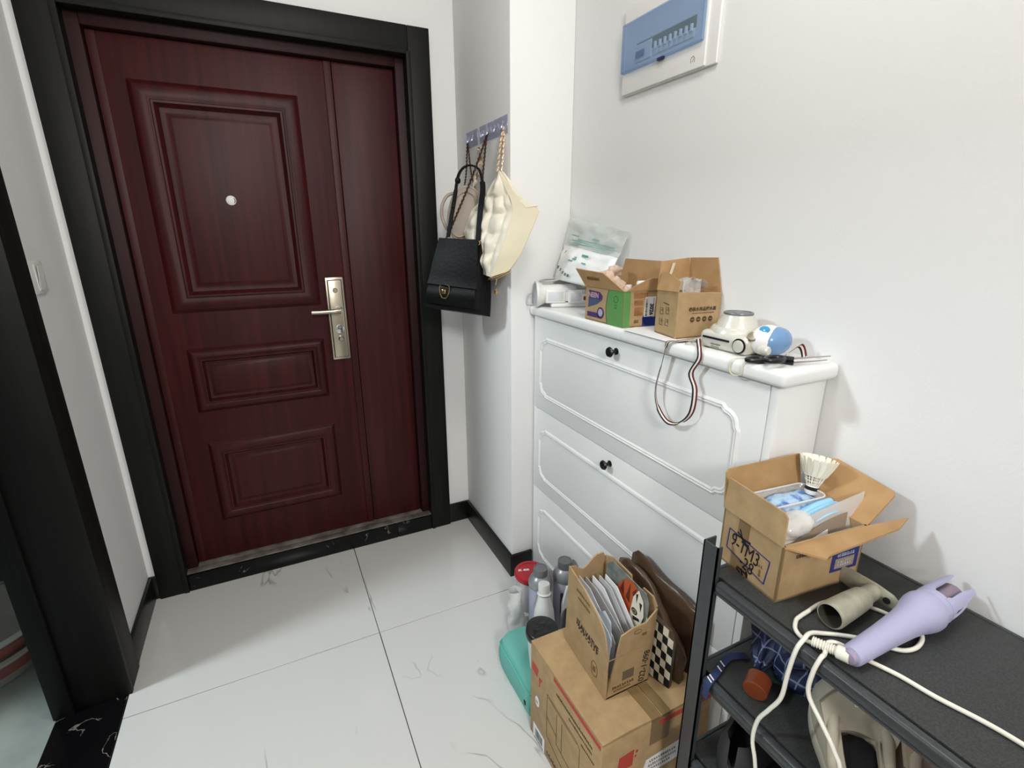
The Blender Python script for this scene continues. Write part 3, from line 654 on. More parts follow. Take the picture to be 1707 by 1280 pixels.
for cx, cz in ((.03, .062), (.058, .066), (.03, .034), (.058, .036)):
    ic += [line2((cx - .008, cz - .009), (cx - .008, cz + .008), .0012), line2((cx - .008, cz - .009), (cx + .008, cz - .009), .0012), line2((cx - .004, cz), (cx + .007, cz + .002), .0014), line2((cx + .006, cz - .006), (cx + .004, cz + .007), .0012), circ(cx + .001, cz + .006, .0016, 8)]
ic += [line2((.035, .083), (.062, .08), .002)]
obj('pictograms', rects(MS2, ic), M_inkb, s)
obj('tape_strip', B().slab([(.938, 1.0105, 1.262), (.9475, 1.0105, 1.262), (.972, 1.016, 1.322), (.963, 1.016, 1.322)], -.0006), mat('clear_tape', '#d8cdb4', .4), s)
bb = B(); 
def cb(u, v):
    x = .925 + u * .075; y = .925 + v * .075; z = 1.262 + .03 * math.sin(u * PI) * (1 - v * .5) + noise.noise(V((x * 45, y * 45, 1))) * .016
    return (x, y, z)
bb.patch(cb, 14, 14, .0006); bb.patch(lambda u, v: (.915 + v * .06 + u * .02, .925 + u * .02, 1.245 + u * .042 + noise.noise(V((u * 5, v * 5, 7))) * .01), 8, 10, .0006)
o = obj('plastic_bag', bb, F_clear, loc=(.95, .95, 1.23), smooth=80); tag(o, 'crumpled clear bag sticking out of the small brown carton', 'plastic bag')
o = obj('metal_part', B().box((.955, .955, 1.17), (1.0, 1.01, 1.245), .006), mat('dark_part', '#4b4546', .35), loc=(.975, .98, 1.17)); tag(o, 'dark packed item inside the small brown carton', 'package')

# paper sheet below the boxes
o = obj('paper_sheet', B().slab([(.858, 1.07, Z1 + .0002), (.856, .905, Z1 + .0002), (.89, .893, Z1 + .0002), (.92, 1.09, Z1 + .0002)], .0007), M_paper, loc=(.88, 1.0, Z1)); tag(o, 'loose white paper sheet under the small brown carton', 'paper')

# white hair dryer with folded handle
h = thing('hair_dryer', 'white folding hair dryer lying at the far end of the cabinet', 'hair dryer', (.92, 1.52, Z1))
ax = V((.955, -.30, 0)).normalized(); c0 = V((.860, 1.575, 1.188)); sd = V((-.30, -.955, 0)).normalized()
b = B(); b.lathe([(.038, .0), (.046, .0), (.047, .005), (.044, .011), (.034, .03), (.035, .10), (.036, .135), (.028, .148)], c0, ax, 28); body = obj('barrel', b, M_wplast, h)
b = B(); b.lathe([(.0405, -.0012), (.0415, .003)], c0, ax, 28); 
obj('air_grille', b, mat('grille_grey', '#b4b8be', .5), h)
Mh = frame_M(c0 + ax * .03 + sd * .030 + V((0, 0, -.022)), ax, RZ)
b = B(); b.M = Mh; b.box((0, -.005, 0), (.072, .042, .016), .005, 3); b.box((.062, .0, -.002), (.10, .035, .012), .004); b.box((.080, -.008, 0), (.160, .040, .019), .008, 3); hn = obj('handle', b, M_wplast, h)
b = B(); b.M = Mh; b.box((.008, .003, .0155), (.060, .034, .0172), .001); obj('grip_panel', b, mat('pale_grey_plastic', '#cfd2d6', .5), hn); b = B(); b.M = Mh; b.box((.088, .001, .0185), (.126, .031, .0202), .001); obj('grip_panel', b, mat('pale_grey_plastic', '#cfd2d6', .5), hn)
b = B(); b.M = Mh; b.box((.134, .004, .0185), (.154, .018, .0208), .003); obj('brown_badge', b, mat('badge_brown', '#8a4018', .4), hn)
b = B(); b.M = Mh; [b.box((.130 + i * .006, .026, .018), (.133 + i * .006, .036, .0198)) for i in range(4)]; obj('vent_slots', b, mat('vent_grey', '#9aa3ad', .5), hn)
b = B(); b.M = Mh; b.box((.02, -.0205, -.03), (.155, -.003, .012), .006, 3); obj('base', b, M_wplast, h)
b = B(); b.tube(spline([(.866, 1.612, 1.19), (.853, 1.616, 1.182), (.849, 1.615, 1.165), (.851, 1.612, 1.15), (.862, 1.608, 1.1485), (.885, 1.60, 1.1485)], 6), .003, 8)
b.tube(spline([(.895, 1.60, 1.232), (.92, 1.612, 1.236), (.955, 1.60, 1.238), (.96, 1.57, 1.238), (.93, 1.555, 1.236), (.9, 1.57, 1.232)], 6, True), .0035, 8, True); obj('power_cord', b, mat('grey_cord', '#b9b9bd', .4), h)

# pack of masks leaning in the corner
mp = thing('mask_pack', 'crumpled white and clear plastic pack with teal print leaning in the corner', 'package', (.98, 1.45, 1.23))
bl_, br2, tl_, tr2 = V((.955, 1.598, 1.236)), V((.958, 1.305, 1.222)), V((1.019, 1.605, 1.452)), V((1.02, 1.27, 1.400))
def mpk(u, v):
    a = bl_.lerp(br2, u).lerp(tl_.lerp(tr2, u), v); n = V((-.95, -.05, .28))
    puff = .020 * math.sin(u * PI) ** .6 * max(0, 1 - (v / .62) ** 3) if v < .62 else 0
    wr = noise.noise(V((u * 6, v * 7, 3))) * .010 * min(1, 8 * v, 5 * (1 - v) + .2)
    return a + n * (puff + wr)
b = B(); b.patch(lambda u, v: mpk(u, v * .56), 24, 16, lambda u, v: .002 + .022 * math.sin(u * PI) * math.sin(v * PI)); obj('filled_part', b, mat('white_film', '#e8eae9', .3, bump=.15, bscale=40), mp, smooth=80)
b = B(); b.patch(lambda u, v: mpk(u, .555 + v * .445), 24, 14, .0012); obj('clear_top', b, film('hazy_film', '#f3f6f5', .36, .08, '#f0f4f2', .5), mp, smooth=80)
def decal(fn, u0, v0, u1, v1, off, nu=6, nv=3):
    n = V((-.95, -.05, .28)).normalized()
    b_.patch(lambda u, v: V(fn(u0 + (u1 - u0) * u, v0 + (v1 - v0) * v)) + n * off, nu, nv, .0004)
b_ = B()
for i, (u0, v0, u1, v1) in enumerate(((.16, .66, .40, .675), (.2, .62, .46, .635), (.25, .69, .9, .70), (.3, .66, .93, .668), (.35, .63, .9, .637), (.55, .60, .88, .606), (.6, .57, .85, .576), (.12, .74, .25, .75), (.5, .745, .62, .76), (.53, .71, .6, .72), (.15, .59, .3, .605))): decal(mpk, u0, v0, u1, v1, .003)
obj('teal_lines', b_, mat('pale_teal_print', '#7fb0a9', .6), mp)
b_ = B(); decal(mpk, .52, .44, .64, .475, .0145); decal(mpk, .38, .36, .46, .385, .0145, 3, 2); decal(mpk, .40, .395, .46, .41, .0145, 3, 2); decal(mpk, .30, .325, .40, .345, .0145, 3, 2); decal(mpk, .58, .33, .66, .345, .0145, 3, 2)
obj('teal_badges', b_, M_tealp, mp)
b_ = B(); 
for (u0, v0) in ((.17, .43), (.10, .17), (.19, .14), (.27, .10), (.34, .08), (.40, .07)): decal(mpk, u0, v0, u0 + .035, v0 + .045, .0135, 2, 2)
obj('tiny_icons', b_, mat('grey_green_print', '#5c6d68', .6), mp)

# instant camera with striped strap
M_strap = [mat('strap_black', '#17151a', .7), mat('strap_white', '#ddd6cf', .7), mat('strap_red', '#5e1c1c', .7)]
k = thing('instant_camera', 'cream and blue instant camera lying lens up near the cabinet end', 'camera', (.94, .765, Z1))
b = B(); b.box((.889, .705, Z1 + .001), (.985, .835, Z1 + .041), .013, 4); b.lathe([(.053, .0), (.050, .010), (.047, .014)], (.945, .785, Z1 + .036), (0, 0, 1), 28)
obj('camera_body', b, M_cream, k)
b = B(); b.lathe([(.046, 0), (.041, .016), (.035, .026), (.034, .030), (.030, .031)], (.952, .785, Z1 + .046), (0, 0, 1), 32); lens = obj('lens_barrel', b, M_cream, k)
b = B(); b.lathe([(.031, 0), (.032, .003), (.031, .006), (.028, .006), (.026, .004), (.013, .0045), (.012, .0055)], (.952, .785, Z1 + .0755), (0, 0, 1), 32); obj('lens_cap', b, mat('lens_grey', '#77797b', .35, .3), lens)
b = B(); b.box((.8868, .748, Z1 + .024), (.891, .822, Z1 + .0285), .001); obj('film_slot', b, M_blackp, k)
b = B(); b.lathe([(.0165, 0), (.0165, .002), (.0135, .0025)], (.8895, .722, Z1 + .021), (-1, 0, 0), 24); obj('dial_ring', b, M_blackp, k)
b = B(); b.lathe([(.0135, 0), (.013, .004), (.010, .005)], (.8890, .722, Z1 + .021), (-1, 0, 0), 24); obj('dial', b, M_cream, k)
Mc = frame_M((.8886, .815, Z1 + .012), (0, -1, 0), RZ); obj('small_lettering', rects(Mc, bars(.018, 0, .045, .0035, 8, rn)), mat('grey_ink', '#6b675f', .6), k); obj('small_lettering', rects(Mc, bars(.019, -.0055, .043, -.003, 9, rn)), mat('grey_ink', '#6b675f', .6), k)
b = B(); b.blob((.946, .700, Z1 + .033), (.044, .030, .033), sub=3); obj('grip', b, M_wplast, k)
b = B(); b.blob((.956, .688, Z1 + .032), (.0425, .0255, .0305), sub=3); obj('blue_grip_panel', b, mat('grip_blue', '#6f93bd', .22), k)
b = B(); b.lathe([(.011, 0), (.010, .004), (.006, .006)], (.926, .694, Z1 + .056), (-.5, -.35, .75), 18); obj('shutter_button', b, mat('button_blue', '#3f8fbe', .12), k)
b = B(); b.lathe([(.013, 0), (.011, .003), (.004, .0035)], (.908, .706, Z1 + .043), (-.6, -.2, .75), 18); obj('viewfinder_window', b, M_steel, k)
b = B(); b.lathe([(.010, 0), (.010, .018), (.007, .021)], (.915, .690, Z1 + .018), (.0, -1, 0), 14); obj('strap_lug', b, M_cream, k)
def strap(pts, wv, wd=.0125):
    P = spline(pts, 5); b = B(); W = [V(wv[min(int(i / 5), len(wv) - 1)]) for i in range(len(P))]
    for c_ in range(3):
        b.mi = c_
        cp = [p + w_.normalized() * (c_ - 1) * wd / 3 for p, w_ in zip(P, W)]
        b.ribbon(cp, wd / 3, W, .0009)
    return b
hp = [(.886, .832, 1.162), (.872, .815, 1.152), (.859, .800, 1.146), (.855, .795, 1.125), (.856, .815, 1.087), (.858, .800, 1.051), (.857, .803, .994), (.857, .836, .957), (.857, .878, .947), (.857, .916, .978), (.857, .926, 1.023), (.857, .912, 1.089), (.854, .900, 1.135), (.857, .893, 1.148), (.875, .880, 1.1485), (.905, .878, 1.1485), (.935, .868, 1.150), (.945, .850, 1.156)]
hw = [(.1, -1, .3), (.1, -1, .2), (.1, -1, 0), (.2, -1, 0), (.5, -.8, .1), (.6, -.8, 0), (.8, -.45, 0), (.9, .0, .5), (.9, .1, .4), (.8, .5, .2), (.8, .5, 0), (.6, .7, 0), (.3, 1, 0), (.3, 1, 0), (.5, .8, .2), (.3, .9, .3), (.2, .9, .3), (.2, .9, .3)]
obj('neck_strap', strap(hp, hw), M_strap, k, smooth=80)
obj('strap_end', strap([(.955, .655, Z1 + .012), (.972, .650, Z1 + .024), (.988, .652, Z1 + .026), (.996, .650, Z1 + .016), (.988, .640, Z1 + .004)], [(.5, -.5, .7)] * 5, .012), M_strap, k, smooth=80)
b = B(); b.tube(spline([(.872, .855, Z1 + .003), (.89, .862, Z1 + .004), (.915, .858, Z1 + .006), (.91, .847, Z1 + .008), (.89, .848, Z1 + .006)], 4, True), .0022, 6, True); b.tube([(.888, .848, Z1 + .012), (.9, .838, Z1 + .016)], .004, 8); obj('strap_clip', b, M_chrome, k)

# scissors
s = thing('scissors', 'black handled scissors lying at the near corner of the cabinet', 'scissors', (.93, .63, Z1))
for (cx, cy, an, z, tip) in ((.884, .668, -.25, Z1 + .005, (1.0, .600)), (.885, .632, .15, Z1 + .0135, (1.004, .597))):
    d_ = V((math.cos(an), math.sin(an), 0)); n_ = V((-d_.y, d_.x, 0)); c_ = V((cx, cy, z))
    b = B(); b.tube([c_ + d_ * .024 * math.cos(2 * PI * i / 20) + n_ * .014 * math.sin(2 * PI * i / 20) for i in range(20)], .0048, 8, True); b.tube([c_ + d_ * .022, V((.92, .616, z))], [.005, .0045], 8); obj('handle', b, M_blackp, s)
    pv = V((.918, .617, z)); tp = V((*tip, z)); e_ = (tp - pv).normalized(); q_ = V((-e_.y, e_.x, 0))
    b = B(); b.slab([pv + q_ * .004, pv - q_ * .004, tp - q_ * .0006, tp + q_ * .0006], .0018, (0, 0, 1)); obj('blade', b, M_steel, s)
# elastic band over the ledge
o = obj('elastic_band', B().tube(spline([(.905, .688, Z1 + .0015), (.88, .700, Z1 + .0016), (.862, .708, Z1 + .0005), (.8585, .711, 1.138), (.859, .712, 1.118), (.8588, .700, 1.112), (.859, .684, 1.118), (.8585, .682, 1.138), (.862, .680, Z1 + .0005), (.88, .684, Z1 + .0016)], 5, True), .0012, 6, True), mat('band_cream', '#d5d3b4', .6), loc=(.875, .69, Z1)); tag(o, 'thin pale elastic band draped over the cabinet ledge below the camera', 'elastic band')

# ------------------------------------------------------------------ things on the floor in front of the cabinet
BX0, BX1, BY0, BY1, BZ = .531, .862, .645, .978, .322
bx = thing('cardboard_box', 'large closed carton with red stripe and furniture line drawing on the floor', 'box', (.70, .81, 0))
b = B(); b.box((BX0, BY0, 0), (BX1, BY1, BZ - .004), .004); obj('box_body', b, M_card, bx)
def top_flap(x0, x1, sag):
    return B().patch(lambda u, v: (x0 + (x1 - x0) * u, BY0 + .001 + (BY1 - BY0 - .002) * v, BZ - .002 + (.004 * math.sin(u * PI) * (1 - v) ** 2 + .0015 * (1 if v < .2 else 0)) * sag), 8, 10, .0035)
obj('top_flap', top_flap(BX0 + .001, .6955, 1), M_card, bx, smooth=20); obj('top_flap', top_flap(.6995, BX1 - .001, .6), M_card, bx, smooth=20)
b = B(); b.box((.669, BY0 - .0008, BZ - .0005), (.693, .735, BZ + .0036)); b.box((.701, BY0 - .0008, BZ - .0005), (.726, .735, BZ + .0036)); b.box((.669, BY0 - .0012, BZ - .075), (.726, BY0 - .0002, BZ - .002)); obj('packing_tape', b, M_tape, bx)
ML = frame_M((BX0 - .0003, BY1, 0), (0, -1, 0), RZ)   # left face: u runs towards the viewer
obj('red_stripe', rects(ML, [R4(.125, .304, .328, .3165)]), M_redp, bx)
obj('red_mark', rects(ML, [[(.010, .236), (.040, .232), (.046, .262), (.012, .266)], R4(.05, .224, .058, .242), R4(.06, .238, .066, .246), R4(.05, .212, .056, .220)]), M_redp, bx)
obj('round_sticker', rects(ML, [circ(.042, .148, .0115, 20, .017)], .0006), M_paper, bx)
obj('sticker_mark', rects(ML, bars(.035, .143, .049, .153, 3, rn), .0009), M_inkf, bx)
lb = obj('barcode_label', rects(ML, [R4(.022, .004, .085, .054)], .0006), M_paper, bx)
obj('barcode', rects(ML, [R4(.034 + i * .0026, .016, .034 + i * .0026 + rn.uniform(.0007, .002), .044) for i in range(16)] + bars(.03, .006, .08, .012, 9, rn), .0009), M_ink, lb)
dl = [((.095, .228), (.235, .226)), ((.095, .228), (.095, .085)), ((.235, .226), (.25, .215)), ((.25, .215), (.25, .05)), ((.095, .085), (.24, .04)), ((.10, .222), (.238, .219)), ((.145, .21), (.145, .11)), ((.170, .205), (.170, .105)), ((.095, .15), (.145, .135)), ((.145, .11), (.25, .095))]
obj('line_drawing', rects(ML, [line2(a, c, .0014) for a, c in dl]), M_inkb, bx)
for a_ in ((.14, .272, .30, .280, 26), (.20, .255, .30, .262, 16), (.255, .235, .31, .241, 9), (.10, .02, .24, .034, 14)): obj('small_lettering', rects(ML, bars(*a_, rn)), M_inkb, bx)
MF = frame_M((BX0, BY0 - .0003, 0), (1, 0, 0), RZ)
obj('red_stripe', rects(MF, [R4(.162, .300, .328, .313)], .0016), M_redp, bx)
obj('red_mark', rects(MF, [[(.046, .215), (.090, .215), (.092, .262), (.05, .258)], R4(.097, .248, .104, .256), R4(.095, .236, .100, .242)]), M_redp, bx)
wl = obj('address_label', rects(MF, [[(.118, .150), (.235, .158), (.236, .212), (.132, .204)]], .0008), M_paper, bx)
obj('address_print', rects(MF, bars(.142, .192, .225, .200, 12, rn) + bars(.140, .178, .228, .186, 14, rn) + bars(.138, .166, .21, .173, 11, rn), .0011), M_inkf, wl)

# magazine-style carton full of envelopes
Z2 = BZ + .0022
A0, A1, A2, A3 = (.602, .735), (.733, .735), (.737, .938), (.619, .942)
mb_ = thing('cardboard_box', 'tall open carton packed with envelopes standing on the large carton', 'box', (.67, .84, Z2))
b = B(); t = .004
b.slab([P3(q, Z2) for q in (A0, A1, A2, A3)], t, (0, 0, 1))
b.slab([(.602, .735, Z2), (.619, .942, Z2), (.624, .942, .557), (.617, .86, .546), (.609, .782, .520), (.606, .755, .500), (.605, .738, .448)], t, (1, -.08, 0))
b.slab([(.606, .735, Z2), (.733, .735, Z2), (.745, .735, .535), (.712, .735, .507), (.675, .735, .507), (.640, .735, .497), (.632, .735, .455)], t, (0, 1, 0))
un = [(.624, .556), (.645, .552)] + [(.660 + .035 * i / 8 - .010, .547 - .010 * math.sin(PI * i / 8)) for i in range(9)] + [(.70, .560), (.712, .567), (.733, .566), (.738, .55)]
b.slab([(.619, .942, Z2)] + [(x, .942, z) for x, z in un] + [(.737, .940, Z2)], -t, (0, 1, 0))
b.slab([(.733, .735, Z2), (.737, .94, Z2), (.742, .94, .555), (.745, .905, .569), (.747, .835, .562), (.747, .828, .52), (.747, .800, .52), (.748, .790, .556), (.749, .755, .556), (.747, .738, .540)], -t, (1, 0, 0))
obj('box_body', b, M_card, mb_)
ME = frame_M((.6015, .938, Z2), (-.08, -1, 0), RZ); ME = frame_M(V((.6185, .942, Z2)) + V((-.0006, 0, 0)), V((-.017, -.207, 0)), RZ + V((.02, 0, 0)))
px_ = lambda u, v: ME @ V((u, v, .0006))
text('以ALVATVE', .024, px_(.112, .108), ME.to_3x3() @ RX, ME.to_3x3() @ RY, M_ink, mb_, bold=.0004, sx=.9)
obj('dotted_line', rects(ME, [R4(.07 + i * .0125, .094, .075 + i * .0125, .0975) for i in range(8)], .0006), M_ink, mb_)
obj('oval_seal', rects(ME, ringpolys(.155, .045, .015, .0016, 22, .022) + bars(.148, .038, .162, .055, 3, rn), .0006), M_inkf, mb_)
obj('faded_lines', rects(ME, bars(.05, .196, .12, .203, 8, rn) + bars(.06, .178, .12, .184, 9, rn), .0006), M_inkf, mb_)
MN = frame_M((.603, .7347, Z2), RX, RZ + V((.03, 0, 0)))
text('1022-1-098', .026, MN @ V((.113, .048, .0006)), MN.to_3x3() @ V((.15, 1, 0)), MN.to_3x3() @ V((-1, .15, 0)), M_ink, mb_, name='handwriting', sx=.85)
obj('grey_square', rects(MN, [R4(.048, .038, .082, .064)], .0006), mat('grey_stamp', '#6b5c48', .7), mb_)
for a_ in ((.02, .022, .085, .030, 9), (.024, .013, .075, .018, 10)): obj('small_lettering', rects(MN, bars(*a_, rn), .0006), M_inkf, mb_)
obj('crease_tape', rects(MN, [R4(.003, .115, .13, .117)], .0006), M_cardin, mb_)
obj('oval_stamp', rects(MN, ringpolys(.085, .168, .012, .0015, 16, .006) + bars(.10, .150, .115, .158, 3, rn), .0006), M_inkf, mb_)
ev = [(.618, .905, .770, .525, .478, M_paper, 'white'), (.630, .93, .765, .530, .475, M_paperb, 'pale blue'), (.648, .935, .770, .522, .452, M_paper, 'white'), (.663, .925, .760, .520, .470, M_paperg, 'grey'),
      (.678, .915, .765, .526, .452, M_paper, 'white'), (.692, .905, .758, .530, .455, M_paperg, 'grey'), (.704, .895, .757, .535, .462, M_paper, 'white')]
od = ['nearest the aisle', 'second from the aisle', 'third from the aisle', 'fourth from the aisle', 'fifth from the aisle', 'sixth from the aisle', 'next to the tiger picture']
for i, (x, yf, yn, zf, zn, m, cname) in enumerate(ev):
    ob_ = B(); l_ = .006
    ob_.slab([(x, yn, Z2 + .006), (x, yf, Z2 + .006), (x + l_, yf, zf), (x + l_, yf - .05, zf - .004), (x + l_, yn + .012, zn), (x + l_ * .8, yn, zn - .012)], -.0016, (1, 0, 0))
    o = obj('envelope', ob_, m, loc=(x, (yf + yn) / 2, Z2 + .006)); tag(o, f'{cname} envelope in the tall carton, {od[i]}', 'envelope', 'envelopes in the tall carton')
b = B(); b.slab([(.637, .885, .44), (.638, .80, .52), (.6385, .775, .505), (.6375, .765, .44)], .0008, (1, 0, 0)); o = obj('paper_slip', b, M_paperb, loc=(.637, .82, .44)); tag(o, 'pale blue folded slip sticking up between envelopes', 'paper')
# tiger picture card
tg = thing('picture_card', 'picture card of a tiger face standing at the back of the tall carton', 'picture', (.722, .82, Z2 + .006))
b = B(); b.slab([(.719, .915, .335), (.719, .748, .335), (.726, .748, .545), (.7265, .76, .566), (.727, .89, .572), (.7265, .915, .55)], .0025, (1, 0, 0)); obj('card', b, mat('tiger_sky', '#5d6c6e', .5, col2='#8b8a7c', nscale=35), tg)
MT = frame_M((.7190, .918, .428), (0, -1, 0), (.034, 0, 1)) @ Matrix.Diagonal((1.16, .95, 1, 1))
def tp(name, polys, col, t): obj(name, rects(MT, polys, t), mat('tiger_' + name, col, .5), tg)
tp('orange_fur', [[(.04, .02), (.05, .10), (.075, .142), (.10, .15), (.125, .13), (.13, .06), (.10, .0)]], '#b2532b', .0005)
tp('dark_fur', [[(.035, .03), (.04, .10), (.05, .07)], [(.06, .10), (.07, .135), (.074, .09)], [(.08, .09), (.092, .14), (.094, .08)], [(.10, .12), (.112, .14), (.108, .10)]], '#5a2a18', .0008)
tp('white_fur', [[(.098, .05), (.104, .11), (.118, .14), (.134, .12), (.140, .08), (.13, .03), (.11, .02)], [(.145, .05), (.15, .09), (.158, .06)]], '#e3dccb', .0011)
tp('stripe', [[(.112, .125), (.116, .10), (.119, .13)], [(.124, .11), (.130, .085), (.133, .11)], [(.110, .045), (.13, .055), (.128, .062), (.108, .056)], circ(.112, .072, .0095, 14)], '#1e1714', .0014)
tp('eye', [circ(.112, .072, .0062, 12)], '#8d8a5e', .0017)
tp('pupil', [circ(.112, .072, .0028, 10)], '#0c0b0a', .0020)

# brown vinyl bag and chequered pouch
lb_ = thing('tote_bag', 'glossy dark brown bag slumped between the envelope carton and cabinet', 'bag', (.83, .83, Z2))
def lobe(x0, x1, y0, y1, zf, lean, seed):
    b = B(); rg = []
    for i in range(15):
        v = i / 14; y = y0 + (y1 - y0) * v; top = zf(v); wv_ = (x1 - x0) / 2 * (math.sin(min(1, max(.02, v * 6)) * PI / 2) * math.sin(min(1, max(.02, (1 - v) * 6)) * PI / 2)) ** .5; r_ = []
        for j in range(20):
            a = 2 * PI * j / 20; cz, sz = math.cos(a), math.sin(a)
            z = Z2 + (top - Z2) * (.5 + .5 * sz); taper = 1 - .62 * ((z - Z2) / (.545 - Z2)) ** 1.5
            x = (x0 + x1) / 2 + lean * (z - Z2) + wv_ * (abs(cz) ** .5 * (1 if cz > 0 else -1)) * taper
            x += noise.noise(V((x * 10, y * 22, z * 14 + seed))) * .010
            r_.append((min(x, .8795), y, z))
        rg.append(r_)
    b.rings(rg); return b
obj('bag_front', lobe(.772, .826, .690, .965, lambda v: .40 + .135 * math.sin(min(1, v * 1.25) * PI / 2) - .03 * max(0, v - .85) * 6, .06, 0), M_brown, lb_, smooth=80)
obj('bag_back', lobe(.825, .872, .690, .955, lambda v: .505 + .038 * v - .03 * max(0, v - .92) * 10, .0, 5), M_brown, lb_, smooth=80)
cp = thing('pouch', 'small black and cream chequered pouch beside the envelope carton', 'pouch', (.755, .75, Z2))
pa, pb_, = V((.762, .692, Z2)), V((.7455, .752, Z2)); e_ = (pb_ - pa); el = e_.length; e_ = e_ / el; n_ = V((e_.y, -e_.x, 0)); n_ = n_ if n_.x < 0 else -n_
b = B(); b.slab([pa, pa + e_ * .11, pa + e_ * .11 + RZ * .170, pa + e_ * .055 + RZ * .178, pa + e_ * .012 + RZ * .16, pa + RZ * .13], .012, -n_); obj('pouch_body', b, M_brown, cp)
b = B()
for i in range(5):
    for j in range(7):
        b.mi = (i + j) % 2; u0, u1 = i * .0145, (i + 1) * .0145; v0, v1 = j * .0235 + .002, (j + 1) * .0235 + .002
        if v0 > .13 and i == 0: continue
        sk_ = .004
        b.slab([pa + e_ * u0 + RZ * v0, pa + e_ * u1 + RZ * (v0 + sk_), pa + e_ * u1 + RZ * (v1 + sk_), pa + e_ * u0 + RZ * v1], .0012, n_)
o = obj('chequered_face', b, [M_void, mat('check_cream', '#d8cfba', .5)], cp)

# teal case, cup, bottles, canister
tc_ = thing('storage_case', 'flat teal fabric case lying on the floor beside the large carton', 'case', (.61, 1.12, 0))
b = B(); rg = []
for i in range(13):
    v = i / 12; y = .992 + .262 * v; k_ = (math.sin(min(1, max(.0, v * 7) + .15) * PI / 2) * math.sin(min(1, max(.0, (1 - v) * 7) + .15) * PI / 2)) ** .5
    cx = .615 + .005 * v; hw_ = .070 * k_; h_ = .098 * (.86 + .14 * k_)
    rg.append([(cx + hw_ * q[0] + noise.noise(V((q[0] * 2, y * 9, q[1]))) * .004, y, max(0, h_ * q[1])) for q in ((-1.0, .0), (-1.05, .3), (-1.06, .6), (-1.0, .88), (-.9, 1), (-.4, 1.02), (.4, 1.02), (.9, 1), (1.0, .88), (1.04, .5), (1.0, 0))])
b.rings(rg); obj('case_body', b, M_teal, tc_, smooth=50)
b = B(); b.tube([(rg[i][3][0] - .0015, rg[i][3][1], rg[i][3][2] + .001) for i in range(13)], .0022, 6); obj('seam', b, mat('teal_seam', '#5cbcab', .7), tc_)
obj('zip_tag', B().box((.5395, 1.028, .030), (.5425, 1.036, .046), .001), M_blackp, tc_)
cu = thing('drink_cup', 'white cup with wrinkled black cover standing on the teal case', 'cup', (.622, 1.075, .100))
obj('cup_body', B().lathe([(.034, 0), (.036, .002), (.046, .128), (.047, .13)], (.622, 1.075, .1005), (0, 0, 1), 28), M_paper, cu)
b = B(); b.lathe([(.0485, .118), (.0505, .128), (.0500, .138), (.047, .146)], (.622, 1.075, .1005), (0, 0, 1), 28)
b.patch(lambda u, v: V((.622 + .048 * u * 0 + .048 * (u) * math.cos(2 * PI * v), 1.075 + .048 * u * math.sin(2 * PI * v), .2475 + .004 * (1 - u) + noise.noise(V((u * math.cos(2 * PI * v) * 2.2, u * math.sin(2 * PI * v) * 5, 4))) * .005 * (1 - u ** 4))), 10, 32, .001)
obj('black_cover', b, mat('black_film', '#1b1b1d', .28), cu, smooth=80)

def spray(x, y, h, label):
    s_ = thing('spray_bottle', label, 'bottle', (x, y, 0), 'silver capped bottles')
    obj('bottle_body', B().lathe([(.036, 0), (.040, .004), (.040, h * .72), (.0385, h * .73)], (x, y, 0), (0, 0, 1), 28), M_lilac, s_)
    obj('shoulder', B().lathe([(.0405, h * .73), (.0425, h * .755), (.042, h * .80), (.037, h * .85), (.028, h * .885), (.023, h * .90)], (x, y, 0), (0, 0, 1), 28), M_silver, s_)
    obj('cap', B().lathe([(.0235, h * .895), (.0255, h * .90), (.0255, h * .985), (.0245, h), (.022, h), (.0215, h * .992)], (x, y, 0), (0, 0, 1), 28), mat('cap_grey', '#77787b', .45, .3), s_)
    return s_
b1 = spray(.745, 1.305, .265, 'silver capped lilac bottle behind the white bottle')
b2 = spray(.838, 1.292, .275, 'silver capped lilac bottle nearest the cabinet front')
Mb2 = frame_M((.838, 1.292, 0), (.9, -.45, 0), RZ); obj('dark_label', rects(frame_M(V((.838, 1.292, .08)) + V((-.45, -.9, 0)).normalized() * .0402, (.9, -.45, 0), RZ), [R4(-.017, .0, -.006, .085)], .001), mat('label_grey', '#3d3d49', .5), b2)
wb = thing('white_bottle', 'small plain white tapered bottle in front of the silver capped bottles', 'bottle', (.700, 1.195, 0))
obj('bottle_body', B().lathe([(.034, 0), (.039, .004), (.039, .09), (.034, .15), (.024, .188), (.021, .205), (.025, .212), (.021, .216)], (.712, 1.212, 0), (.07, .16, 1), 24), M_wplast, wb)
obj('cap', B().lathe([(.0205, .214), (.0205, .244), (.0195, .247), (.016, .247)], (.712, 1.212, 0), (.07, .16, 1), 24), M_wplast, wb)
cn = thing('canister', 'clear canister with red lid against the cabinet by the pillar', 'canister', (.775, 1.435, 0))
obj('canister_body', B().lathe([(.052, 0), (.055, .004), (.056, .135), (.054, .14)], (.775, 1.435, 0), (0, 0, 1), 28), mat('grey_clear', '#b9b6b8', .25), cn)
obj('red_lid', B().lathe([(.060, .132), (.062, .136), (.062, .150), (.059, .154), (.048, .1545), (.047, .152)], (.775, 1.435, 0), (0, 0, 1), 32), mat('lid_red', '#a8202c', .35), cn)
text('10K 400', .016, (.748, 1.452, .1528), (.93, -.32, .0), (.32, .93, 0), M_paper, cn, bold=.0006)
b = B(); b.patch(lambda u, v: (.668 + .030 * math.cos(u * 2 * PI) * (1 - .25 * v) + noise.noise(V((u * 5, v * 4, 1))) * .012, 1.350 + .036 * math.sin(u * 2 * PI) * (1 - .35 * v) + noise.noise(V((u * 5, v * 4, 9))) * .012, .001 + .165 * v), 20, 12, .0012)
b.blob((.674, 1.352, .06), (.014, .022, .055), .25, 40, 2)
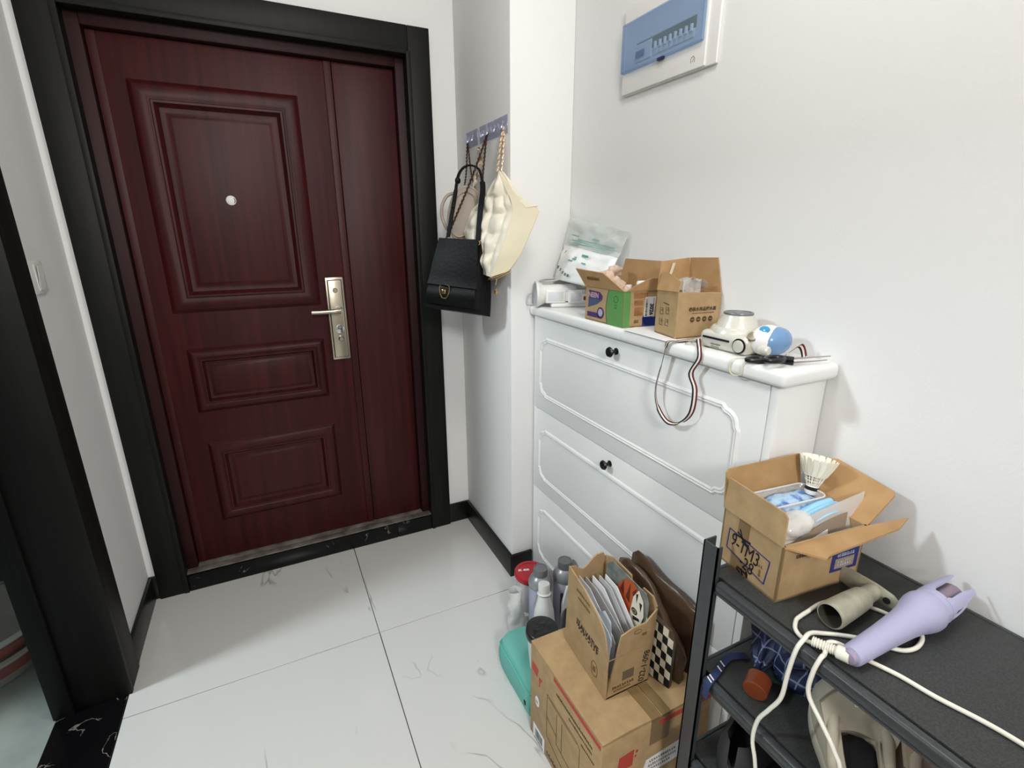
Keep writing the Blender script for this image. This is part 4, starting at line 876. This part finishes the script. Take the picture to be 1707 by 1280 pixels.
o = obj('plastic_bag', b, F_milky, loc=(.672, 1.352, 0), smooth=80); tag(o, 'crumpled milky plastic bag standing left of the bottles', 'plastic bag')
b = B(); b.blob((.748, 1.10, .125), (.042, .052, .124), .16, 16, 3, 2)
o = obj('black_pouch', b, mat('black_pouch', '#141416', .35, bump=.3, bscale=25), loc=(.748, 1.10, 0), smooth=80); tag(o, 'soft black pouch squeezed between the bottles and the envelope carton', 'pouch')
b = B(); b.slab([(.775, 1.205, .0), (.835, 1.19, .0), (.845, 1.20, .245), (.80, 1.212, .225), (.785, 1.214, .16)], .012, (.1, 1, 0)); o = obj('white_packet', b, M_paper, loc=(.81, 1.2, 0)); tag(o, 'slim white packet upright between black pouch and silver capped bottle', 'packet')

# ------------------------------------------------------------------ the rack along the right wall
RXF, RXB, RY0, RY1, S1, S2, S3 = .684, 1.024, -.62, .573, .775, .552, .325
rk = thing('shelf_rack', 'charcoal steel shelf rack along the right wall, in the foreground', 'rack', (.85, -.02, 0))
def post(x, y, sx, sy):
    b = B(); b.box((min(x, x + sx * .003), min(y, y - sy * .034), 0), (max(x, x + sx * .003), max(y, y - sy * .034), .846)); b.box((min(x, x + sx * .030), min(y, y - sy * .003), 0), (max(x, x + sx * .030), max(y, y - sy * .003), .846)); b.box((min(x, x + sx * .012), min(y - sy * .031, y - sy * .034), 0), (max(x, x + sx * .012), max(y - sy * .031, y - sy * .034), .846)); return b
for x, y, sx, sy in ((RXF - .004, RY1, 1, 1), (RXB, RY1, -1, 1), (RXF - .004, RY0, 1, -1), (RXB, RY0, -1, -1)): obj('post', post(x, y, sx, sy), M_rack, rk)
for z in (S1, S2, S3):
    obj('shelf_board', B().box((RXF + .017, RY0 + .006, z - .016), (RXB - .014, RY1 - .012, z), .001), M_board, rk)
    b = B(); b.box((RXF - .004, RY0 + .03, z - .021), (RXF + .015, RY1 - .035, z + .001), .007, 3); b.box((RXF - .001, RY0 + .03, z - .027), (RXF + .012, RY1 - .035, z - .019), .002); obj('front_rail', b, M_rack, rk)
    obj('back_rail', B().box((RXB - .0135, RY0 + .03, z - .022), (RXB - .004, RY1 - .035, z + .001), .003), M_rack, rk)
    obj('end_rail', B().box((RXF + .016, RY1 - .0115, z - .022), (RXB - .015, RY1 - .0035, z + .001), .003), M_rack, rk)

# carton on the rack
ang = -6.5 * PI / 180; eu, ev_ = V((math.cos(ang), math.sin(ang), 0)), V((-math.sin(ang), math.cos(ang), 0)); o0 = V((.732, .452, S1)); BW, BD, BH = .196, .140, .113
def bp(u, v, z): return o0 + eu * u + ev_ * v + RZ * z
def bp2(u, v): q = bp(u, v, 0); return (q.x, q.y)
rb = thing('cardboard_box', 'open carton of odds and ends with scribbled writing on the rack', 'box', (.83, .51, S1))
obj('box_body', open_box([bp2(0, 0), bp2(BW, 0), bp2(BW, BD), bp2(0, BD)], S1, S1 + BH), M_card, rb)
for pts in ([bp(0, BD, BH), bp(0, 0, BH), bp(.004, .004, BH + .052), bp(.003, .010, BH + .060), bp(.002, BD - .004, BH + .064)],
            [bp(BW, BD, BH), bp(0, BD, BH), bp(.004, BD + .010, BH + .068), bp(.01, BD + .011, BH + .074), bp(BW - .006, BD + .013, BH + .077)],
            [bp(BW, 0, BH), bp(BW, BD, BH), bp(BW + .074, BD + .002, BH + .058), bp(BW + .080, BD - .006, BH + .060), bp(BW + .062, .006, BH + .054), bp(BW + .055, .000, BH + .050)],
            [bp(0, 0, BH), bp(BW, 0, BH), bp(BW + .055, -.030, BH + .022), bp(BW + .02, -.040, BH + .014), bp(.055, -.040, BH - .001), bp(.045, -.043, BH - .004)]):
    obj('flap', B().slab(pts, .0035), M_cardin if pts[0] != bp(0, BD, BH) else M_card, rb)
ML = frame_M(bp(-.0003, BD, 0), -ev_, RZ)
obj('printed_frame', rects(ML, [line2((.020, .078), (.118, .068), .0022), line2((.118, .068), (.112, .018), .0022), line2((.112, .018), (.018, .036), .0022), line2((.018, .036), (.020, .078), .0022)]), M_blueink, rb)
text('9-1M3', .040, ML @ V((.062, .056, .0006)), ML.to_3x3() @ V((1, -.12, 0)), ML.to_3x3() @ V((.12, 1, 0)), M_ink, rb, 'handwriting', sx=.68)
text('-28', .036, ML @ V((.070, .028, .0006)), ML.to_3x3() @ V((1, -.15, 0)), ML.to_3x3() @ V((.15, 1, 0)), M_ink, rb, 'handwriting', sx=.7)
scb = [((.045, .090), (.055, .070)), ((.036, .074), (.072, .076)), ((.04, .082), (.068, .066)), ((.052, .068), (.07, .064)), ((.048, .008), (.058, .004)), ((.05, .012), (.076, .010)), ((.06, .014), (.064, .002)), ((.072, .016), (.075, .004))]
obj('scribble', rects(ML, [line2(a, c, .0034) for a, c in scb], .0006), M_ink, rb)
obj('carton_icon', rects(ML, bars(.092, .044, .106, .05, 3, rn) + [R4(.098, .03, .102, .04), circ(.1, .028, .003, 10)]), M_inkf, rb)
obj('brown_tape', rects(ML, [R4(.04, .076, .066, .1125)], .0004), M_tape, rb)
obj('round_logo', rects(frame_M(bp(-.0002, BD, BH), -ev_, RZ + eu * .05), ringpolys(.062, .035, .0085, .0015, 18) + [R4(.058, .033, .066, .037)], .0006), M_inkb, rb)
MF = frame_M(bp(0, -.0003, 0), eu, RZ)
obj('blue_label', rects(MF, [R4(.122, .030, .188, .072)], .0005), M_blueink, rb)
obj('label_panel', rects(MF, [R4(.131, .036, .178, .057)], .0008), mat('label_tan', '#9a8a76', .6), rb)
obj('label_lettering', rects(MF, bars(.134, .061, .176, .068, 9, rn) + bars(.137, .041, .173, .053, 6, rn), .0011), mat('label_light', '#b9b6c4', .6), rb)
obj('small_lettering', rects(MF, bars(.032, .083, .083, .090, 12, rn) + bars(.034, .093, .07, .099, 8, rn), .0005), M_inkb, rb)
# contents
ct = thing('plastic_container', 'clear plastic container at the back of the open rack carton', 'container', bp(.11, .10, .004))
b = B()
def rr(u0, u1, v0, v1, r, z, n=6):
    out = []
    for cx, cy, a0 in ((u1 - r, v1 - r, 0), (u0 + r, v1 - r, 90), (u0 + r, v0 + r, 180), (u1 - r, v0 + r, 270)):
        for i in range(n + 1): a = (a0 + 90 * i / n) * PI / 180; out.append(bp(cx + r * math.cos(a), cy + r * math.sin(a), z))
    return out
b.rings([rr(.050, .186, .086, .132, .012, .006), rr(.046, .189, .080, .134, .014, .129), rr(.043, .190, .077, .136, .015, .132), rr(.043, .190, .077, .136, .015, .134), rr(.047, .188, .081, .134, .014, .132), rr(.051, .185, .087, .131, .012, .008)], cap=True); obj('tub', b, F_clear, ct, smooth=60)
b = B(); b.tube(rr(.043, .190, .077, .136, .015, .133), .0016, 6, True); obj('tub_rim', b, film('rim_plastic', '#f4f4f2', .55, .15), ct)
o = obj('tissue_pack', B().patch(lambda u, v: bp(.062 + .115 * u, .083 + .045 * v, .112 + .010 * math.sin(u * PI) * math.sin(v * PI) + noise.noise(V((u * 5, v * 4, 2))) * .006), 14, 8, .018), mat('pack_blue', '#a9c7e0', .3, col2='#4d74b8', nscale=40, lo=.45, hi=.6), loc=bp(.12, .10, .1), smooth=70); tag(o, 'blue and white soft pack inside the clear container', 'package')
o = obj('face_mask', B().patch(lambda u, v: bp(.118 + .075 * u, .040 + .040 * v, .112 + .012 * u + .004 * abs(math.sin(v * PI * 3)) + .004 * math.sin(u * PI)), 10, 14, .004), mat('mask_blue', '#93c6e4', .8), loc=bp(.15, .06, .11), smooth=60); tag(o, 'pale blue pleated face mask in the open rack carton', 'mask')
o = obj('rubber_glove', B().blob(bp(.085, .055, .108), (.036, .026, .020), .35, 45, 3, 4), F_milky, loc=bp(.085, .055, .09), smooth=70); tag(o, 'crumpled clear glove bag in the middle of the rack carton', 'plastic bag')
cs = B()
for i in range(7): cs.tube(spline([bp(.058 + i * .008, .040, .096 + .002 * (i % 2)), bp(.07 + i * .007, .052, .112), bp(.085 + i * .006, .064, .108)], 4), .0035, 7)
o = obj('cotton_buds', cs, mat('cream_cotton', '#e4d9bf', .8), loc=bp(.085, .05, .1)); tag(o, 'bundle of cream cotton sticks under the crumpled glove bag', 'cotton sticks', kind='stuff')
o = obj('packed_stack', B().box((.755, .475, S1 + .005), (.86, .525, S1 + .092), .004), mat('packed_grey', '#c9c4bc', .7), loc=(.81, .5, S1 + .005)); tag(o, 'white stack of packets filling the near side of the rack carton', 'package')
pk = thing('document_pouch', 'frosted clear pouch with grey card slanting from the rack carton', 'pouch', bp(.10, .015, .03))
def pou(u, v): return bp(.010 + .175 * u + .050 * u * v, .008 + .034 * v, .035 + (.068 + .050 * u) * v + .010 * math.sin(u * PI) * v * 0)
b = B(); b.patch(lambda u, v: pou(u, v) + ev_ * .004 * math.sin(u * PI) * v, 16, 8, .0016); obj('pouch_sheet', b, F_pouch, pk, smooth=80)
b = B(); b.patch(lambda u, v: pou(.10 + .72 * u, .52 + .10 * math.sin(u * PI * .75) + .22 * v * (.6 + .4 * u)) - ev_ * .0022, 16, 4, .0012); obj('grey_card', b, mat('card_taupe', '#8a7a6a', .8), pk, smooth=80)
b = B(); b.patch(lambda u, v: pou(.26 + .34 * u, .44 + .10 * u + .14 * v) - ev_ * .0034, 8, 3, .0008); obj('paper_strip', b, M_paper, pk, smooth=80)
# shuttlecock
sh = thing('shuttlecock', 'white feather shuttlecock standing in the rack carton corner', 'shuttlecock', (.935, .545, S1 + .12))
so, sa = V((.932, .543, S1 + .128)), V((.22, .05, 1)).normalized()
obj('cork', B().lathe([(.004, -.012), (.010, -.008), (.0125, 0), (.0125, .008), (.0115, .01)], so, sa, 18), M_wplast, sh)
obj('black_band', B().lathe([(.0129, .001), (.0129, .008)], so, sa, 18), M_blackp, sh)
u_ = sa.orthogonal().normalized(); q_ = sa.cross(u_)
for i in range(16):
    a = 2 * PI * i / 16; rd = u_ * math.cos(a) + q_ * math.sin(a); tn = sa.cross(rd)
    p0, p1 = so + sa * .008 + rd * .010, so + sa * .066 + rd * .031
    b = B(); b.tube([p0, p0.lerp(p1, .5), p1], [.0009, .0008, .0004], 5)
    def fe(u, v, p0=p0, p1=p1, tn=tn, rd=rd):
        return p0.lerp(p1, .42 + .60 * u) + (tn * .92 + rd * .25) * (v - .5) * .0145 * (1 - .55 * (2 * u - 1.15) ** 4 if u > .5 else .55 + .9 * u) + rd * .001
    b.patch(fe, 6, 2, .0005); obj('feather', b, mat('feather_white', '#ece8d8', .7), sh, smooth=70)
b = B()
for z_, r_ in ((.020, .0152), (.031, .019)): b.tube([so + sa * z_ + (u_ * math.cos(2 * PI * i / 20) + q_ * math.sin(2 * PI * i / 20)) * r_ for i in range(20)], .0009, 5, True)
obj('binding_thread', b, M_paper, sh)

# cast flange
fg = thing('pipe_flange', 'grey cast metal tube with a flat screw flange on the rack', 'metal fitting', (.83, .385, S1))
ta = V((1, .03, 0)).normalized(); f0 = V((.757, .374, S1 + .0245))
obj('tube', B().lathe([(.0190, 0), (.0215, .001), (.0225, .004), (.0205, .06), (.0185, .090), (.0145, .098), (.0135, .128), (.0, .128)][:-1] , f0, ta, 28, cap=False), M_cast, fg)
obj('tube_inside', B().lathe([(.0191, .0005), (.018, .03), (.016, .05), (.001, .051)], f0, ta, 28, cap=False), mat('cast_dark', '#4f4b3e', .6, .5), fg)
b = B(); rg = []
for x_, hy, hz in ((.882, .055, .014), (.884, .060, .017), (.889, .060, .017), (.891, .055, .014)):
    rg.append([(x_, .398 + hy * c_ - .0, S1 + .0215 + hz * 1.0 * s_) for c_, s_ in ((-1, -.3), (-.8, -.75), (-.35, -1), (.35, -1), (.8, -.75), (1, -.3), (1, .3), (.8, .75), (.35, 1), (-.35, 1), (-.8, .75), (-1, .3))])
b.rings(rg, sm=False); obj('flange_plate', b, M_cast, fg)
for dy in (-.043, .043): obj('screw_hole', B().lathe([(.0055, 0), (.0055, .002)], (.8815, .398 + dy, S1 + .0225), (-1, 0, 0), 14), M_void, fg)

# lavender curling iron with its cord
ci = thing('curling_iron', 'lavender hair curler with open claw head and white cord on the rack', 'hair curler', (.86, .31, S1))
h0, h1 = V((.712, .313, S1 + .0175)), V((1.010, .309, S1 + .0345)); ha = (h1 - h0).normalized()
SQ = lambda pr_: [(q[0] * .9, q[1] * .94) for q in pr_]
obj('handle', B().lathe(SQ([(.012, 0), (.0165, .002), (.0175, .006), (.0205, .08), (.0245, .14), (.0280, .165), (.0330, .182), (.0355, .195), (.0355, .205), (.0335, .213), (.0320, .218)]), h0, ha, 36), M_lav, ci)
obj('tail_cap', B().lathe([(.007, -.006), (.010, -.005), (.012, 0), (.012, .003)], h0, ha, 24), mat('tail_lilac', '#9c8fa6', .4), ci)
obj('barrel', B().lathe(SQ([(.020, .21), (.022, .214), (.022, .285), (.019, .290)]), h0, ha, 28), mat('barrel_mauve', '#8f7d8c', .3, .3), ci)
hu = V((0, 0, 1)); hu = (hu - ha * hu.dot(ha)).normalized(); hv = ha.cross(hu)
b = B(); b.lathe(SQ([(.0318, .214), (.0325, .218), (.0318, .232), (.0288, .232), (.0285, .216)]), h0, ha, 36, cap=False); obj('collar', b, M_lav, ci)
for i in range(4):
    a0 = PI / 4 + i * PI / 2 + .2
    def pet(u, v, a0=a0):
        a = a0 + (v - .5) * (.95 if u < .15 else .72 * (1 - .55 * max(0, u - .55) / .45)); r_ = .0278 - .0035 * u ** 2
        return h0 + ha * (.214 + .076 * u) + (hu * math.cos(a) + hv * math.sin(a)) * r_
    obj('claw', B().patch(pet, 12, 6, .003), M_lav, ci, smooth=60)
Zc = S1 + .0042
def cz(q, dz=0): return (q[0], q[1], Zc + dz)
c1 = [(.704, .350, S1 + .008), (.697, .372, Zc), (.703, .392, Zc), (.722, .405, Zc), (.735, .408, Zc), (.760, .410, Zc), (.80, .412, Zc), (.845, .400, Zc), (.863, .373, Zc), (.874, .348, Zc), (.878, .322, Zc), (.880, .304, Zc), (.866, .291, Zc), (.838, .285, Zc), (.815, .290, Zc), (.800, .304, Zc), (.781, .331, Zc), (.763, .348, Zc), (.738, .366, Zc), (.709, .372, Zc + .008), (.688, .369, Zc + .007), (.675, .370, .770), (.671, .373, .723), (.671, .376, .67), (.669, .390, .63), (.668, .405, .59), (.668, .408, .543), (.669, .397, .501), (.67, .390, .44), (.64, .38, .3), (.62, .37, .1), (.61, .36, .004), (.58, .30, .004), (.56, .1, .004)]
c2 = [(.56, -.2, .004), (.60, .12, .004), (.625, .22, .1), (.660, .25, .45), (.670, .270, .62), (.670, .286, .660), (.671, .311, .687), (.671, .337, .717), (.672, .338, .757), (.681, .336, S1 + .008), (.695, .339, Zc + .002), (.710, .345, Zc + .012), (.726, .336, Zc + .010), (.738, .318, Zc + .002), (.746, .300, Zc), (.757, .267, Zc), (.764, .225, Zc), (.778, .177, Zc), (.784, .139, Zc), (.79, .06, Zc), (.80, -.2, Zc)]
crd = B(); crd.tube(spline(c1, 6), .0035, 8); crd.tube(spline(c2, 6), .0035, 8); cord = obj('power_cord', crd, M_cord, ci, smooth=80)
sl_ = [V((.712, .313, S1 + .0165)), V((.708, .329, S1 + .015)), V((.704, .345, S1 + .012)), V((.699, .362, S1 + .0095))]
b = B(); P_ = spline(sl_, 10); b.tube(P_, [.0105 if i < 11 else (.0082 if i % 2 else .0062) for i in range(len(P_))], 12); obj('strain_relief', b, M_cord, cord, smooth=60)

# umbrella, shoes on the lower shelves
um = thing('umbrella', 'folded navy plaid umbrella with brown handle on the middle rack shelf', 'umbrella', (.80, .44, S2))
m = bpy.data.materials.new('navy_plaid'); m.use_nodes = True; nt = m.node_tree; bs = nt.nodes['Principled BSDF']; bs.inputs['Roughness'].default_value = .6
tcn = nt.nodes.new('ShaderNodeTexCoord'); sp = nt.nodes.new('ShaderNodeSeparateXYZ'); nt.links.new(tcn.outputs['Object'], sp.inputs[0]); lv_ = []
for ax_, fr_ in (('Y', 42.0), ('Z', 42.0)):
    mu = nt.nodes.new('ShaderNodeMath'); mu.operation = 'MULTIPLY'; mu.inputs[1].default_value = fr_; nt.links.new(sp.outputs[ax_], mu.inputs[0])
    fc = nt.nodes.new('ShaderNodeMath'); fc.operation = 'FRACT'; nt.links.new(mu.outputs[0], fc.inputs[0])
    lt = nt.nodes.new('ShaderNodeMath'); lt.operation = 'LESS_THAN'; lt.inputs[1].default_value = .10; nt.links.new(fc.outputs[0], lt.inputs[0]); lv_.append(lt)
mxm = nt.nodes.new('ShaderNodeMath'); mxm.operation = 'MAXIMUM'; nt.links.new(lv_[0].outputs[0], mxm.inputs[0]); nt.links.new(lv_[1].outputs[0], mxm.inputs[1])
mc = nt.nodes.new('ShaderNodeMix'); mc.data_type = 'RGBA'; mc.inputs[6].default_value = lin('#141d42'); mc.inputs[7].default_value = lin('#6d7c98'); nt.links.new(mxm.outputs[0], mc.inputs[0]); nt.links.new(mc.outputs[2], bs.inputs['Base Color'])
M_plaid = m
obj('handle', B().lathe([(.0195, 0), (.0215, .0015), (.0220, .032), (.0185, .034), (.010, .038)], (.724, .455, S2 + .0235), (.86, .38, .14), 28), M_wood, um, smooth=30)
def plait(c0_, c1_, r0, r1, seed, nple=7, squash=.8):
    c0_, c1_ = V(c0_), V(c1_); t_ = (c1_ - c0_).normalized(); u2 = t_.orthogonal().normalized(); v2 = t_.cross(u2); rg = []
    for i in range(13):
        s_ = i / 12; R_ = (r0 + (r1 - r0) * s_) * (math.sin(min(1, s_ * 2.5 + .25) * PI / 2)) * (1 if s_ < .8 else 1 - (s_ - .8) * 1.5); ring_ = []
        for j in range(42):
            a = 2 * PI * j / 42; rr_ = R_ * (1 + .20 * math.sin(a * nple + seed + s_ * 2)) + noise.noise(V((math.cos(a) * 2, math.sin(a) * 2, s_ * 4 + seed))) * .010
            q = c0_.lerp(c1_, s_) + u2 * math.cos(a) * rr_ + v2 * math.sin(a) * rr_; q.z = max(q.z, S2 + .001); ring_.append(q)
        rg.append(ring_)
    b = B(); b.rings(rg); return b
obj('folded_canopy', plait((.795, .478, S2 + .050), (.858, .432, S2 + .056), .040, .064, 1), M_plaid, um, smooth=70)
obj('canopy_edge', plait((.765, .478, S2 + .036), (.865, .515, S2 + .080), .014, .056, 3), M_plaid, um, smooth=70)
b = B(); b.ribbon(spline([(.80, .53, S2 + .004), (.765, .545, S2 + .004), (.715, .530, S2 + .004), (.682, .520, S2 + .004), (.674, .519, S2 - .004), (.672, .519, S2 - .03)], 5), .016, (.25, 1, 0), .0012); ws = obj('wrist_strap', b, M_navy, um, smooth=80)
b = B()
for i, (p_, d__) in enumerate((((.735, .538, S2 + .0056), (.25, 1, 0)), ((.72, .532, S2 + .0056), (.25, 1, 0)), ((.69, .524, S2 + .0056), (.25, 1, 0)), ((.682, .522, S2 + .0056), (.25, 1, 0)))):
    q0 = V(p_); dd = V(d__).normalized() * .007; b.slab([q0 - dd, q0 + dd, q0 + dd + V((.003, 0, 0)), q0 - dd + V((.003, 0, 0))], .0006, (0, 0, 1))
obj('strap_stripes', b, M_paper, ws)

def shoe(name, o_, yaw, Lk, m_up, m_sole, label, group, high=1.0, tongue=True, up=1.0):
    """a low shoe: toe along +u, heel at u=0"""
    cu_, su_ = math.cos(yaw), math.sin(yaw); o_ = V(o_)
    def W(u, v, z): return o_ + V((cu_ * u - su_ * v, su_ * u + cu_ * v, z))
    s_ = thing(name, label, 'shoe', o_, group)
    def hw_(t): return (.034 + .010 * math.sin(t * PI * 1.1) + .012 * max(0, math.sin((t - .35) * PI / .8))) * (math.sin(min(1, t * 7 + .18) * PI / 2)) * (math.sin(min(1, (1 - t) * 4.5 + .1) * PI / 2))
    def outline(z, g): 
        out = []
        for i in range(25): t = i / 24; out.append(W(t * Lk, hw_(t) * g, z))
        for i in range(23, 0, -1): t = i / 24; out.append(W(t * Lk, -hw_(t) * g, z))
        return out
    b = B(); b.rings([outline(.0, .94), outline(.003, 1.0), outline(.024, 1.02), outline(.026, .98)]); obj('sole', b, m_sole, s_, smooth=50)
    def topz(t): return (.112 * high - .012 * math.sin(t * 6.2)) * (1 - t / .5) + .090 * t / .5 if t < .5 else .088 * (1 - ((t - .5) / .5) ** 1.6) + .038
    b = B(); rg = []
    for i in range(22):
        t = .012 + .976 * i / 21; w_ = hw_(t) * .98; zt = topz(t); op = t < .46; ring_ = []
        prof = [(1, .022), (1.04, .3), (.98, .62), (.80, .88), (.62, 1.0)]
        if op: pts = [(w_ * a, .022 + (zt - .022) * z_) for a, z_ in prof] + [(w_ * .58, zt * .98), (w_ * .56, zt * .6), (w_ * .5, .045), (0, .036), (-w_ * .5, .045), (-w_ * .56, zt * .6), (-w_ * .58, zt * .98)] + [(-w_ * a, .022 + (zt - .022) * z_) for a, z_ in prof[::-1]]
        else: pts = [(w_ * a, .022 + (zt - .022) * z_) for a, z_ in prof] + [(w_ * .5, zt * 1.01), (w_ * .36, zt * 1.03), (w_ * .2, zt * 1.045), (0, zt * 1.05), (-w_ * .2, zt * 1.045), (-w_ * .36, zt * 1.03), (-w_ * .5, zt * 1.01)] + [(-w_ * a, .022 + (zt - .022) * z_) for a, z_ in prof[::-1]]
        rg.append([W(t * Lk, v, z) for v, z in pts])
    b.rings(rg); obj('upper', b, m_up, s_, smooth=70)
    b = B(); b.patch(lambda u, v: W((.07 + .35 * u) * Lk, (v - .5) * 2 * hw_(.07 + .35 * u) * .66 * max(.1, 1 - abs(2 * u - 1) ** 3) ** .5, .050 + .016 * u), 12, 6, .001); obj('lining', b, M_void, s_)
    if tongue:
        b = B(); b.patch(lambda u, v: W(Lk * (.43 + .07 * u - .07 * (2 * v - 1) ** 2), (v - .5) * (.092 + .022 * u), .078 * up + .072 * u * up - .030 * (2 * v - 1) ** 2 * (.3 + u)), 10, 12, .012); tn_ = obj('tongue', b, m_up, s_, smooth=70)
        b = B(); b.patch(lambda u, v: W(Lk * (.43 + .07 * (.58 + .24 * u)) - .0072, (v - .5) * .020, (.078 + .072 * (.58 + .24 * u)) * up), 3, 3, .0016); obj('tongue_label', b, M_paper, tn_)
        b = B(); b.tube(spline([W(.46 * Lk, .030, .098), W(.38 * Lk, .037, .088), W(.2 * Lk, .036, .084 * high + .002), W(.06 * Lk, .026, .100 * high), W(.02 * Lk, 0, .106 * high), W(.06 * Lk, -.026, .100 * high), W(.2 * Lk, -.036, .084 * high + .002), W(.38 * Lk, -.037, .088), W(.46 * Lk, -.030, .098)], 5), .0085, 8); obj('padded_collar', b, m_up, s_, smooth=70)
        b = B()
        for k_ in range(4):
            t = .53 + k_ * .06; b.tube(spline([W(t * Lk, -.026, topz(t) * .99), W(t * Lk, 0, topz(t) * 1.05 + .006), W(t * Lk, .026, topz(t) * .99)], 4), .0025, 6)
        obj('laces', b, M_paper, s_)
    return s_
shoe('sneaker', (.688, .238, S2), .70, .235, M_sneak, mat('sole_cream', '#bdb6a6', .7), 'beige suede sneaker on the middle rack shelf, next to the umbrella', 'beige sneakers', high=.55)
shoe('sneaker', (.735, .150, S2), .62, .235, mat('pink_beige_suede', '#b5a493', .85), mat('sole_cream', '#bdb6a6', .7), 'pinkish beige sneaker on the middle rack shelf, at the frame edge', 'beige sneakers', high=.55)
shoe('clog', (.712, .470, S3), .30, .26, M_darkshoe, M_darkshoe, 'dark grey slip-on clog on the lowest rack shelf', None, high=.95, tongue=False)

# bathroom basins
for i, (r_, z_, lb3) in enumerate(((.20, 0.0, 'lower white and pink basin on the bathroom floor'), (.215, .075, 'upper white and pink basin stacked on another in the bathroom'))):
    bs_ = thing('wash_basin', lb3, 'basin', (-1.02, 1.98, z_), 'stacked basins in the bathroom')
    c_ = (-1.02, 1.98, z_)
    obj('bowl', B().lathe([(r_ * .72, .0), (r_ * .76, .002), (r_ * .97, .105), (r_ * .96, .107), (r_ * .73, .006), (.001, .0055)], c_, (0, 0, 1), 40), mat('basin_white', '#b7afa8', .3), bs_, smooth=50)
    obj('rim', B().lathe([(r_ * .965, .106), (r_ * 1.05, .104), (r_ * 1.06, .108), (r_ * .965, .111)], c_, (0, 0, 1), 40, cap=False), mat('basin_rim', '#cfc9c2', .3), bs_, smooth=50)
    obj('pink_band', B().lathe([(r_ * .845, .038), (r_ * .935, .082)], V(c_) + V((0, 0, 0)), (0, 0, 1), 40, cap=False), mat('basin_pink', '#a5605a', .3), bs_, smooth=50)
